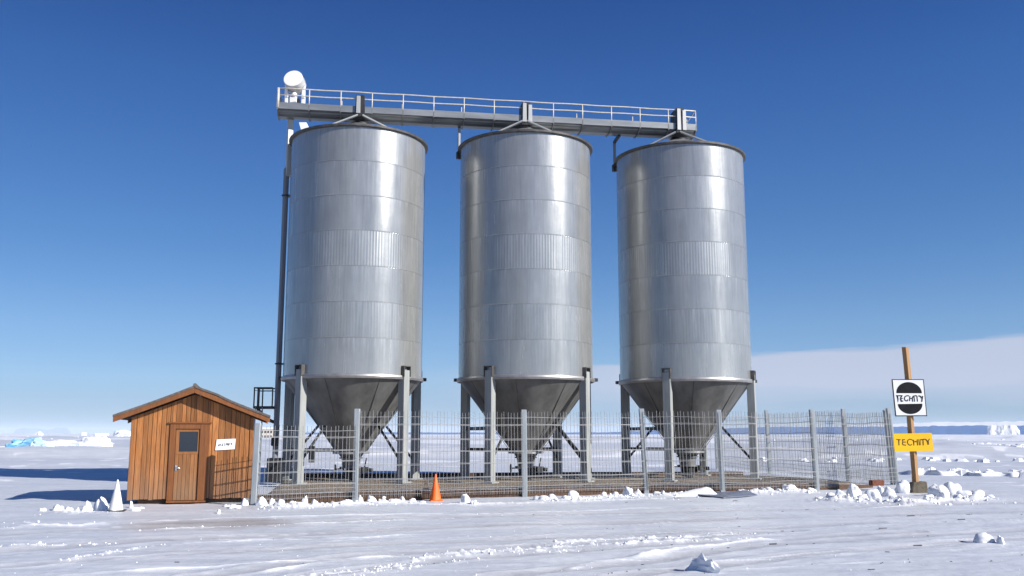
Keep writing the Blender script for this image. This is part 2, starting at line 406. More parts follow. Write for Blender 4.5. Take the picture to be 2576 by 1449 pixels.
def terrain(x, y):
    r = np.hypot(x, y)
    near = sstep(120, 50, r)
    z = (fbm(x * .25, y * .6, 1) - .5) * .10 * near + (fbm(x * 1.3, y * 3.2, 5) - .5) * .035 * near
    z += (fbm(x * 6, y * 9, 9, 3) - .5) * .012 * sstep(40, 24, r)
    fresh = sstep(.60, .72, fbm(x * .22 + 3, y * 1.0, 21, 5)) * .75 * sstep(26, 36, r) * sstep(140, 90, r)
    fresh = np.maximum(fresh, sstep(.47, .58, fbm(x * .012 + 9, y * .045, 33, 5)) * sstep(80, 130, r))
    wv = 1 + .10 * (fbm(x * .02, y * .02, 61) - .5)
    fresh = np.maximum(fresh, np.maximum(sstep(520, 620, r * wv) * sstep(2600, 1200, r), sstep(285, 300, r * wv) * sstep(345, 330, r * wv)) * sstep(.30, .42, fbm(x * .004, y * .02, 63)))
    fresh = np.maximum(fresh, .42 * sstep(-3, 9, x) * sstep(40, 28, r) * (.6 + .4 * fbm(x * .5, y * 1.5, 77)))
    fresh = np.maximum(fresh, .30 * sstep(.5, .75, fbm(x * .8, y * 3.0, 41, 5)) * sstep(60, 30, r))
    # wind-packed ridges out on the ice
    far = sstep(45, 70, r)
    z += np.maximum(0, fbm(x * .03, y * .11, 51, 4) - .53) * 3.0 * far * sstep(1500, 500, r)
    for pts, w, h in UW:
        d, s, L = polyline_field(x, y, pts)
        k = np.exp(-(d / w) ** 2)
        z -= h * k; fresh *= 1 - .8 * k
        e = np.exp(-((d - w * 1.35) / (w * .3)) ** 2)
        z += h * .5 * e * (.4 + fbm(s * 2.2, d * 3, 61))
    rutk = np.zeros(x.shape)
    for pts, w, h in UW:
        d, s, L = polyline_field(x, y, pts); rutk = np.maximum(rutk, np.exp(-(d / (w * 1.3)) ** 2) * (.5 + fbm(s * .3, d * 6, 67)))
    for i, (pts, w, h, c) in enumerate(RW):
        d, s, L = polyline_field(x, y, pts)
        endf = sstep(0, .8, s) * sstep(0, .8, L - s)
        wob = .6 + .8 * vnoise(s * 1.7, s * 0 + i, 70 + i)
        k = np.exp(-(d / (w * wob)) ** 2)
        cr = fbm(x * 10, y * 10, 80 + i, 3); cr = sstep(.48, .66, cr)
        amp = (1 - c) + c * cr
        z += h * k * amp * (.25 + .75 * endf) * wob
        fresh = np.maximum(fresh, sstep(.22, .6, k * (1 - c * .8 + c * .9 * cr)) * endf * (1.0 if h > .0125 else .62))
    # dirty patch of ice by the hut
    dd, ss, LL = polyline_field(x, y, DIRT_C)
    dirt = sstep(1.0, .1, np.abs(dd) / (1.1 + .8 * fbm(x * .7, y * 2.5, 91))) * (.35 + .5 * fbm(x * 1.1, y * 5, 95))
    d2 = np.hypot((x + 6.6) / 1.0, (y - 23.3) / .8)
    dirt = np.maximum(dirt, .45 * sstep(1.3, .3, d2) * fbm(x * 2, y * 4, 97))
    dirt = np.maximum(dirt, .27 * rutk)
    return z, np.clip(fresh, 0, 1), np.clip(dirt * (1 - fresh), 0, .8)

def build_ground():
    fine = np.radians(np.arange(-37, 37.01, .085))
    rest = np.radians(np.arange(41, 319.1, 4.0))
    ang = np.concatenate([fine, rest]); na = len(ang)
    rad = [.5, 2, 4, 6, 8, 9.0]
    v = 640.0
    while v > 436:
        a = math.atan((v - 288) / F_PX) - TH
        q = HC / math.tan(a)
        if q > rad[-1]: rad.append(q)
        v -= .42 if v < 600 else 1.0
    q = rad[-1]
    while q < 8800: q *= 1.12; rad.append(q)
    rad = np.array(rad); nr = len(rad)
    A, Rr = np.meshgrid(ang, rad)
    x = Rr * np.sin(A); y = Rr * np.cos(A)
    z, fr, di = terrain(x, y)
    nv = nr * na
    co = np.stack([x, y, z], -1).reshape(-1, 3)
    idx = np.arange(nv).reshape(nr, na)
    a0 = idx[:-1, :]; a1 = np.roll(idx, -1, 1)[:-1, :]; b0 = idx[1:, :]; b1 = np.roll(idx, -1, 1)[1:, :]
    quads = np.stack([a0, b0, b1, a1], -1).reshape(-1, 4)[:, ::-1]
    quads = quads[:, ::-1]
    me = bpy.data.meshes.new('snow_ground')
    me.vertices.add(nv + 1); 
    me.vertices.foreach_set('co', np.concatenate([co, [[0, 0, 0]]]).astype(np.float32).ravel())
    nq = len(quads); tri = np.stack([np.full(na, nv), idx[0, :], np.roll(idx[0, :], -1)], -1)
    # orientation: make the normals point up
    quads = quads[:, ::-1]
    tri = tri[:, ::-1]
    loops = np.concatenate([quads.ravel(), tri.ravel()]).astype(np.int32)
    me.loops.add(len(loops)); me.loops.foreach_set('vertex_index', loops)
    starts = np.concatenate([np.arange(nq) * 4, nq * 4 + np.arange(na) * 3]).astype(np.int32)
    tot = np.concatenate([np.full(nq, 4), np.full(na, 3)]).astype(np.int32)
    me.polygons.add(nq + na); me.polygons.foreach_set('loop_start', starts); me.polygons.foreach_set('loop_total', tot)
    me.polygons.foreach_set('use_smooth', np.ones(nq + na, dtype=bool))
    for nm, arr in (('fresh', fr), ('dirt', di)):
        q = me.attributes.new(nm, 'FLOAT', 'POINT'); q.data.foreach_set('value', np.concatenate([arr.ravel(), [0]]).astype(np.float32))
    me.update(calc_edges=True); me.validate()
    if me.polygons[nq // 2].normal.z < 0: me.flip_normals()
    me.materials.append(M_GROUND)
    o = bpy.data.objects.new('snow_ground', me); COL.objects.link(o)
    tag(o, kind='structure')
build_ground()

def gz(x, y):
    z, _, _ = terrain(np.array([float(x)]), np.array([float(y)])); return float(z[0])

# ------------------------------------------------------------------ gravel pad and its timber edging
FRONT = [ground(628, 1268), ground(893, 1259), ground(1320, 1249), ground(1625, 1240), ground(1815, 1238), ground(2050, 1234), ground(2190, 1227)]
FRONT = [Vector((p.x, p.y, 0)) for p in FRONT]
def pad():
    m = MB()
    front = [p + Vector((0, .12, 0)) for p in FRONT]
    back = [Vector((-8.9, 36.6, 0)), Vector((-3, 37.2, 0)), Vector((3, 38.2, 0)), Vector((9.5, 38.6, 0)), Vector((12.0, 35.6, 0))]
    nx, ny = 90, 40
    def along(pl, t):
        d = [0]
        for a, b in zip(pl[:-1], pl[1:]): d.append(d[-1] + (b - a).length)
        q = t * d[-1]
        for i in range(len(pl) - 1):
            if q <= d[i + 1] + 1e-9: return pl[i].lerp(pl[i + 1], (q - d[i]) / (d[i + 1] - d[i]))
        return pl[-1]
    pts = []
    for j in range(ny + 1):
        for i in range(nx + 1):
            a = along(front, i / nx); b = along(back, i / nx); p = a.lerp(b, j / ny)
            h = .105 + .03 * mnoise.noise(Vector((p.x * .9, p.y * .9, 3))) + .015 * mnoise.noise(Vector((p.x * 4, p.y * 4, 8)))
            if j in (0, ny) or i in (0, nx): h = -.1
            pts.append((p.x, p.y, h))
    w = nx + 1
    m.add(pts, [(j * w + i, j * w + i + 1, (j + 1) * w + i + 1, (j + 1) * w + i) for j in range(ny) for i in range(nx)], True)
    o = m.build('gravel_pad', M_GRAVEL); tag(o, kind='structure')
    names = ['brown timber beam edging the gravel between the hut and second fence post',
             'brown timber beam edging the gravel behind the orange cone',
             'long brown timber beam edging the gravel below the middle silo',
             'brown timber beam edging the gravel behind the pointed snow drift',
             'brown timber beam edging the gravel below the right silo',
             'tapering brown timber beam at the right end of the gravel edging']
    for i, (a, b) in enumerate(zip(FRONT[:-1], FRONT[1:])):
        m = MB(); d = (b - a).normalized()
        segs = 6; 
        hh = .24 if i < 5 else .20
        a2, b2 = a + d * .012, b - d * .012
        for k in range(segs + 1): pass
        side = Vector((-d.y, d.x, 0)); w_ = .24
        rings = []
        for k in range(segs + 1):
            t = k / segs; p = a2.lerp(b2, t)
            jz = .012 * mnoise.noise(Vector((p.x * 1.2, i * 3.1, 0))); js = .012 * mnoise.noise(Vector((p.x * 1.5, i * 5.1, 4)))
            top = hh + jz - (.10 * t * t if i == 5 else 0)
            q = [p - side * (w_ / 2 + js), p + side * (w_ / 2)]
            rings.append([(q[0].x, q[0].y, -.1), (q[1].x, q[1].y, -.1), (q[1].x, q[1].y, top), (q[0].x, q[0].y, top)])
        n0 = len(m.v)
        m.add([p for r in rings for p in r], [])
        for k in range(segs):
            for j in range(4):
                j2 = (j + 1) % 4
                m.f.append((k * 4 + j, k * 4 + j2, (k + 1) * 4 + j2, (k + 1) * 4 + j)); m.sm.append(False)
        m.f.append((3, 2, 1, 0)); m.sm.append(False); e = segs * 4
        m.f.append((e, e + 1, e + 2, e + 3)); m.sm.append(False)
        m.tone = [rng.random()] * len(m.v)
        o = m.build('timber_beam', M_BEAM, bevel=.012, tone=True)
        tag(o, names[i], 'beam', 'timber beams edging the gravel pad')
    # far edging
    m = MB(); m.tone = []
    for a, b in zip(back[:-2], back[1:-1]): m.beam(a + Vector((0, .05, .12)), b + Vector((0, .05, .12)), .2, .24)
    tag(m.build('timber_kerb', M_BEAM, tone=True), 'dark timber kerb along the far edge of the gravel behind the silos', 'kerb')
pad()

# ------------------------------------------------------------------ silos
SILOS = [(-5.81, 33.75), (0.51, 34.4), (6.70, 35.7)]
RS = 2.5
TIPZ = 1.12
def silo(ci, legs_az, label, seed):
    cx, cy = SILOS[ci]; c = Vector((cx, cy, 0)); D = c.length
    t = -c / D; rt = Vector((-t.y, t.x, 0)); f = -t; rt = Vector((f.y, -f.x, 0))
    root = empty('silo', (cx, cy, 0), label, 'silo', 'steel silos in a row')
    def pos(az, r, z): return c + (t * math.cos(R_(az)) + rt * math.sin(R_(az))) * r + Vector((0, 0, z))
    m = MB(); h = (SILO_Z1 - SILO_Z0) / COURSES
    prof = []
    rr = random.Random(seed)
    for k in range(COURSES):
        z0 = SILO_Z0 + k * h; z1 = z0 + h
        prof += [(RS + .008, z0), (RS + .009, z0 + .018), (RS, z0 + .034), (RS - .001, z1)]
    m.lathe(prof, c, 128)
    m.build('shell', M_STEEL, root)
    m = MB(); m.lathe([(RS, SILO_Z1 - .02), (RS + .10, SILO_Z1 + .0), (RS + .11, SILO_Z1 + .07), (RS + .02, SILO_Z1 + .09), (RS - .05, SILO_Z1 + .06)], c, 128)
    m.build('rim', M_RIM, root)
    m = MB(); m.lathe([(RS + .02, SILO_Z1 + .075), (1.3, SILO_Z1 + .52), (.44, SILO_Z1 + .84), (.38, SILO_Z1 + .86)], c, 96)
    m.build('roof', M_FLANGE, root)
    m = MB(); m.lathe([(.36, SILO_Z1 + .66), (.36, 13.46)], c, 24); m.build('inlet_spout', M_DARK, root)
    # A shaped stays from the spout down to the roof
    for az, z_, r_, w_ in ((-64, 13.60, .66, .13), (64, 13.60, .66, .13), (118, 13.5, .6, .12), (-118, 13.5, .6, .12)):
        m = MB(); m.beam(pos(az * .12 if abs(az) < 90 else az, r_, z_), pos(az, 1.55, SILO_Z1 + .44), w_, .05); m.build('roof_stay', M_DUCT, root)
    # hopper: cone with pressed ribs
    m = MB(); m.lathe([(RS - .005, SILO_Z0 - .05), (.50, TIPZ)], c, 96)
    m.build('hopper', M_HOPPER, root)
    m = MB()
    for k in range(8):
        az = legs_az[0] + 22 + 45 * k
        m.beam(pos(az, RS - .06, SILO_Z0 - .11), pos(az, .60, TIPZ + .04), .022, .016)
    m.build('hopper_seam', M_RIM, root)
    m = MB(); m.lathe([(RS - .01, SILO_Z0 - .13), (RS + .05, SILO_Z0 - .12), (RS + .075, SILO_Z0 - .05), (RS + .06, SILO_Z0 + .015), (RS + .005, SILO_Z0 + .035)], c, 128)
    m.build('flange_ring', M_FLANGE, root)
    # outlet
    m = MB(); m.lathe([(.40, TIPZ + .03), (.66, TIPZ + .02), (.66, TIPZ - .05), (.40, TIPZ - .06)], c, 32)
    out = m.build('outlet_flange', M_FLANGE, root)
    m = MB(); m.lathe([(.44, TIPZ - .06), (.36, TIPZ - .18), (.42, TIPZ - .18), (.42, TIPZ - .22), (.34, TIPZ - .22), (.30, TIPZ - .50), (.40, TIPZ - .51), (.40, TIPZ - .56), (.05, TIPZ - .57)], c, 32)
    sp = m.build('outlet_spout', M_HOPPER, root)
    m = MB()
    for az in (30, 120, 210, 300): m.beam(pos(az, .30, TIPZ - .55), pos(az, .26, .32), .06, .06)
    m.box(pos(60, .1, TIPZ - .67), (.46, .40, .20), .5); m.box(pos(200, .12, .34), (.16, .5, .34), .5); m.box(pos(20, .2, .32), (.2, .16, .36), .2)
    m.lathe([(.30, .36), (.30, .30), (.02, .30)], c, 20); m.lathe([(.02, .36), (.30, .36)], c, 20)
    m.build('slide_gate', M_DARK, sp)
    m = MB()
    for side, az in ((1, -78),):
        hub = pos(az, .56, TIPZ - .58); ax = (hub - pos(az, 0, TIPZ - .58)).normalized(); ux = Vector((-ax.y, ax.x, 0))
        pts = [hub + (ux * math.cos(a) + Vector((0, 0, 1)) * math.sin(a)) * .15 for a in [2 * math.pi * k / 14 for k in range(15)]]
        m.poly(pts, .018, 6, False)
        for k in range(4):
            a = k * math.pi / 2 + .4
            m.poly([hub, hub + (ux * math.cos(a) + Vector((0, 0, 1)) * math.sin(a)) * .15], .012, 5)
        m.poly([hub - ax * .3, hub], .022, 6)
    m.build('handwheel', M_DARK, sp)
    m = MB(); b = pos(80, .50, TIPZ - .62)
    m.box(b, (.26, .2, .2), .4); m.poly([b + Vector((.12, 0, 0)), b + Vector((.3, 0, -.02))], .07, 10); m.poly([b + Vector((0, 0, .1)), b + Vector((.06, 0, .42))], .025, 6)
    m.build('gate_motor', M_DARK, sp)
    # legs
    for k, az in enumerate(legs_az):
        p = pos(az, RS - .02, 0)
        rz = math.atan2((p - c).y, (p - c).x)
        m = MB(); m.box((p.x, p.y, 2.0), (.285, .285, 3.96), rz)
        leg = m.build('leg', M_LEG, root, bevel=.012)
        m = MB(); m.box((p.x, p.y, .13), (.46, .46, .05), rz); m.build('base_plate', M_LEG, leg, bevel=.006)
        m = MB()
        n = (p - c).normalized(); sd = Vector((-n.y, n.x, 0))
        o_ = p + n * .02
        for s_ in (-1, 1): m.box(o_ + sd * s_ * .158 + Vector((0, 0, 3.93)), (.30, .03, .36), rz)
        m.box(o_ + Vector((0, 0, 4.115)), (.30, .345, .03), rz)
        m.build('leg_bracket', M_RIM, leg, bevel=.006)
        # brace from the leg foot in to the hopper
        if k < 4:
            q = pos(az, 1.32, 2.05)
            m = MB(); m.poly([p + Vector((0, 0, .85)) - n * .1, q], .045, 8); m.build('brace', M_DARK, root)
    # horizontal ties low down between neighbouring legs at the back
    az2 = sorted(legs_az)
    m = MB()
    back = [a for a in az2 if abs(a) > 85]
    left = min(az2); 
    pa, pb = pos(left, RS - .05, 1.97), pos(az2[1], RS - .05, 1.97)
    m.beam(pa, pb, .10, .13); m.build('tie_beam', M_DARK, root)
    if ci > 0:
        m = MB(); q = pos(legs_az[-2], RS - .1, 1.2); m.beam(q, pos(legs_az[-2], .62, 1.2), .12, .14); m.build('tie_beam', M_DARK, root)
    m = MB(); q = pos(legs_az[-1] , RS - .1, 1.2); m.beam(q, pos(legs_az[-1], .62, 1.2), .10, .12); m.build('tie_beam', M_DARK, root)
    # small lugs at the flange
    for az in (-90, 90):
        m = MB(); m.box(pos(az, RS + .09, SILO_Z0 - .02), (.16, .16, .12), .3); m.build('flange_lug', M_DARK, root, bevel=.01)
    return root, pos
s0, pos0 = silo(0, [-45, 45, 108, -112], 'tall galvanised steel silo beside the dark pipe, nearest the wooden hut', 1)
s1, pos1 = silo(1, [-30, 58, 112, 150, -112], 'tall galvanised steel silo standing between the two other silos', 2)
s2, pos2 = silo(2, [-15, 78, 165, -107], 'tall galvanised steel silo nearest the signpost, under the bridge end with no dish', 3)
# hatch cover propped open on the first silo, junction box on its leg
m = MB(); a = pos0(-62, 2.3, 12.6)
m.hexa([a + Vector(q) for q in ((-.02, -.2, 0), (.30, -.2, 0), (.32, .1, 0), (0, .1, 0), (-.16, -.1, .42), (.10, -.1, .42), (.12, -.06, .42), (-.14, -.06, .42))])
m.build('hatch_cover', M_WHITE, s0, bevel=.01)
m = MB(); a = pos0(-40, RS - .05, 1.1); m.box(a + Vector((.26, .05, 0)), (.2, .16, .55)); m.build('junction_box', M_DARK, s0, bevel=.02)

# ------------------------------------------------------------------ conveyor bridge
def bridge():
    e0 = Vector((SILOS[0][0], SILOS[0][1], 0)); e1 = Vector((SILOS[2][0], SILOS[2][1], 0))
    d = (e1 - e0).normalized(); sd = Vector((-d.y, d.x, 0))     # sd points away from the camera
    # ends found where the row line meets the picture columns of the ends
    def end(xd):
        k = (xd * S - 512) / F_PX / CT
        s = (k * (e0.y + 0.0) - e0.x) / (d.x - k * d.y)
        return e0 + d * s
    A, B = end(700), end(1741)
    # rays at the bridge height are foreshortened: correct with the true projection
    def px(p):
        yy, zz = p.y, p.z - HC
        return (512 + F_PX * p.x / (yy * CT + zz * ST)) / S
    for _ in range(30):
        A += d * ((700 - px(A + Vector((0, 0, 13.8)))) * S / F_PX * 34); B += d * ((1741 - px(B + Vector((0, 0, 13.8)))) * S / F_PX * 36)
    L = (B - A).length
    root = empty('conveyor_bridge', (A.x, A.y, 13.5), 'long grey conveyor bridge with handrails running across the tops of the silos', 'conveyor')
    ZB, ZT = 13.56, 13.98
    NP = 14
    W = .52
    def P(s, w, z): return A + d * s + sd * w + Vector((0, 0, z))
    # deck fascia: upper plate with returned lip
    def sweep(prof, s0, s1, m, closed=False):
        n = len(prof); base = len(m.v)
        for s_ in (s0, s1):
            for (w, z) in prof: m.v.append(tuple(P(s_, w, z))); m.tone.append(.5)
        for i in range(n if closed else n - 1):
            j = (i + 1) % n
            m.f.append((base + i, base + n + i, base + n + j, base + j)); m.sm.append(False)
        if closed:
            m.f.append(tuple(base + i for i in range(n))); m.sm.append(False)
            m.f.append(tuple(base + n + i for i in reversed(range(n)))); m.sm.append(False)
    stp = L / NP
    fas = MB(); tr = MB()
    for k in range(NP):
        a, b = k * stp + .012, (k + 1) * stp - .012
        j = .01 * math.sin(k * 2.3)
        sweep([(-W - .03, ZT - .24 + j), (-W + .02, ZT - .24 + j), (-W + .02, ZT - .03), (W, ZT - .03), (W, ZT), (-W - .03, ZT + .004)], a, b, fas, True)
        q = [(-W + .05, ZT - .24)] + [(-W + .05 + .08 * math.sin(t) , ZT - .24 - .10 * (1 - math.cos(t))) for t in (.4, .9, 1.4)]
        q += [(-W + .14, ZB + .16), (-W + .22, ZB + .05), (-W + .36, ZB), (W - .36, ZB), (W - .14, ZB + .08), (W - .05, ZB + .2), (W - .05, ZT - .24)]
        q.sort(key=lambda e: 0)
        sweep(q, a + .01, b - .01, tr, True)
    fas.build('deck_fascia', M_BRIDGE, root); tr.build('trough', M_TROUGH, root)
    for k in range(NP + 1):
        s_ = min(max(k * stp, .02), L - .02)
        m = MB(); m.hexa([P(s_ - .02, -W - .035, ZT - .28), P(s_ + .02, -W - .035, ZT - .28), P(s_ + .02, W, ZT - .28), P(s_ - .02, W, ZT - .28),
                          P(s_ - .02, -W - .035, ZT - .05), P(s_ + .02, -W - .035, ZT - .05), P(s_ + .02, W, ZT - .05), P(s_ - .02, W, ZT - .05)])
        m.hexa([P(s_ - .018, -W + .28, ZB - .03), P(s_ + .018, -W + .28, ZB - .03), P(s_ + .018, W - .28, ZB - .03), P(s_ - .018, W - .28, ZB - .03),
                P(s_ - .018, -W - .02, ZT - .285), P(s_ + .018, -W - .02, ZT - .285), P(s_ + .018, W, ZT - .285), P(s_ - .018, W, ZT - .285)])
        m.build('joint_rib', M_HOPPER, root)
    RT = .56
    for w, nm in ((-W - .01, 'rail_post'), (W - .02, 'rail_post')):
        for k in range(NP + 1):
            if w > 0 and k % 2: continue
            s_ = min(max(k * stp, .03), L - .03)
            m = MB(); m.poly([P(s_, w, ZT - .2), P(s_, w, ZT + RT)], .022 if k else .05, 8); m.build(nm, M_RAIL, root)
    for z in (ZT + RT, ZT + RT * .52):
        m = MB(); n = 28
        m.poly([P(.03 + (L - .06) * i / n, -W - .01, z + .008 * math.sin(i * 1.7)) for i in range(n + 1)], .023, 8); m.build('handrail', M_RAIL, root)
    m = MB(); m.poly([P(L - .03, -W, ZT + RT), P(L - .03, W, ZT + RT * .75), P(L - .03, W, ZT)], .02, 8); m.build('handrail', M_RAIL, root)
    m = MB(); m.poly([P(.03, -W, ZT + RT), P(.03, W, ZT + RT)], .02, 8); m.build('handrail', M_RAIL, root)
    # inlet boxes with twin plates above each silo
    for i, (sx, sy) in enumerate(SILOS):
        s_ = (Vector((sx, sy, 0)) - A).dot(d) + (.0 if i < 2 else -.1)
        top = ZT + (.42, .50, .62)[i]
        m = MB(); m.hexa([P(s_ - .19, -W - .10, ZB - .0), P(s_ + .19, -W - .10, ZB - .0), P(s_ + .19, .2, ZB - .0), P(s_ - .19, .2, ZB - .0),
                          P(s_ - .16, -W - .10, top), P(s_ + .16, -W - .10, top), P(s_ + .16, .1, top), P(s_ - .16, .1, top)])
        box = m.build('inlet_box', M_DARK, root, bevel=.015)
        m = MB()
        for q, tt in ((-.05, top - .04), (.17, top - .10)):
            m.hexa([P(s_ + q - .10, -W - .14, ZB + .12), P(s_ + q + .06, -W - .14, ZB + .12), P(s_ + q + .06, -W - .105, ZB + .12), P(s_ + q - .10, -W - .105, ZB + .12),
                    P(s_ + q - .09, -W - .14, tt), P(s_ + q + .05, -W - .14, tt), P(s_ + q + .05, -W - .105, tt), P(s_ + q - .09, -W - .105, tt)])
            if i == 0: break
        m.build('cover_plate', M_DUCT, box, bevel=.008)
    # hangers down to the rims of the middle and right silos
    for i, xd in ((1, 1152), (2, 1547)):
        cx, cy = SILOS[i]
        p = pos1(-88, RS + .06, 0) if i == 1 else pos2(-88, RS + .06, 0)
        m = MB(); m.box((p.x, p.y, 12.98), (.09, .09, 1.12), .4)
        hg = m.build('hanger', M_PIPE, root, bevel=.006)
        m = MB(); m.box((p.x - .01, p.y, 12.42), (.17, .17, .30), .4); m.build('clamp', M_DARK, hg, bevel=.02)
        m = MB(); m.beam((p.x, p.y, 13.5), P((Vector((p.x, p.y, 0)) - A).dot(d), 0, 13.56), .1, .1); m.build('bracket', M_DARK, hg)
    return A, B, d, sd, P, ZT
BA, BB, BD, BS, BP, BZT = bridge()

# ------------------------------------------------------------------ dish on the bridge end
def antenna():
    base = BP(.62, -.12, BZT)
    root = empty('drum_antenna', base, 'white drum antenna on a yoke at the left end of the bridge', 'antenna')
    fc = at(737, 197, base.y - .35)
    ax = Vector((-.07, -.95, .27)).normalized()
    M = ax.to_track_quat('Z', 'Y').to_matrix()
    r = .365
    m = MB(); m.lathe([(r - .004, -.004), (r, -.02), (r, -.50), (r * .8, -.62), (.02, -.66)], fc, 48, M)
    dm = m.build('drum', M_DRUM, root)
    m = MB(); m.lathe([(0.001, .012), (r - .02, .01), (r - .006, .0), (r - .006, -.02)], fc, 48, M); m.build('face', M_WHITE, dm)
    m = MB(); m.lathe([(r + .004, -.28), (r + .02, -.29), (r + .02, -.33), (r + .004, -.34)], fc, 48, M); m.build('drum_band', M_FLANGE, root)
    mid = fc - ax * .30
    for s_ in (-1, 1):
        m = MB(); o_ = BD * (s_ * .30)
        m.hexa([base + o_ + Vector(q) for q in ((-.07, -.12, 0), (.07, -.12, 0), (.07, .12, 0), (-.07, .12, 0))] +
               [Vector((mid.x, mid.y, mid.z - .08)) + o_ * 1.06 + Vector(q) for q in ((-.05, -.08, 0), (.05, -.08, 0), (.05, .08, 0), (-.05, .08, 0))])
        m.build('yoke_arm', M_WHITE, root, bevel=.02)
    m = MB(); m.box(base + Vector((0, 0, .03)), (.74, .34, .06)); m.box(base + Vector((-.04, -.08, .19)), (.26, .22, .30)); m.poly([base + Vector((-.04, -.1, .34)), base + Vector((0, -.1, .52))], [.14, .08], 10)
    m.build('pedestal', M_WHITE, root, bevel=.015)
    m = MB(); m.box(base + Vector((.14, -.06, .17)), (.09, .16, .24)); m.build('drive_motor', M_DARK, root, bevel=.01)
antenna()

# ------------------------------------------------------------------ riser pipe with its little platform
def riser():
    Y = 33.6
    foot = at(690, 1205, Y); foot.z = .1
    up = at(715, 400, Y)
    root = empty('riser_pipe', (foot.x, Y, .1), 'tall dark pipe standing on the ground beside the silo nearest the hut', 'pipe')
    x0 = foot.x
    m = MB(); m.box((x0, Y, 5.9), (.19, .19, 11.6), .5); m.build('pipe', M_PIPE, root, bevel=.05)
    m = MB(); m.box((x0 + .09, Y - .04, 12.5), (.20, .20, 2.3), .5); m.build('upper_duct', M_DUCT, root, bevel=.01)
    for z in (10.6, 4.3):
        m = MB(); m.box((x0 + .12, Y, z), (.46, .28, .05)); m.build('collar', M_DARK, root)
    m = MB(); m.box((x0, Y, .5), (.5, .4, .85)); m.build('boot', M_DARK, root, bevel=.03); m = MB(); m.box((x0 + .02, Y - .18, 1.5), (.26, .18, .3)); m.build('switch_box', M_DARK, root, bevel=.03)
    # platform
    zt, zb = 3.42, 2.72
    a = at(643, 1028, Y).x; b = x0 - .1
    m = MB(); m.box(((a + b) / 2, Y, zb), (b - a, .7, .09)); pl = m.build('platform', M_DARK, root)
    m = MB()
    for y in (-.32, .32):
        m.beam((a, Y + y, zt), (b, Y + y, zt), .045, .045); m.beam((a + .05, Y + y, zt - .10), (b, Y + y, zt - .10), .02, .02)
        for x in (a + .02, a + .15, b): m.beam((x, Y + y, zb), (x, Y + y, zt), .04, .04)
    m.beam((a + .02, Y - .32, zt), (a + .02, Y + .32, zt), .04, .04)
    m.build('guard_rail', M_DARK, pl)
    m = MB(); m.poly([(a + .1, Y - .2, zb), (a + .34, Y, 2.35), (b, Y, 2.2)], .06, 6); m.build('bracket', M_DARK, pl)
    m = MB()
    for xx in (-.05, .2): m.beam((a + .16 + xx, Y - .42, .1), (a + .16 + xx, Y - .42, 2.72), .035, .035)
    for k in range(9): m.beam((a + .11, Y - .42, .35 + k * .28), (a + .36, Y - .42, .35 + k * .28), .025, .025)
    m.build('ladder', M_PIPE, root)
riser()

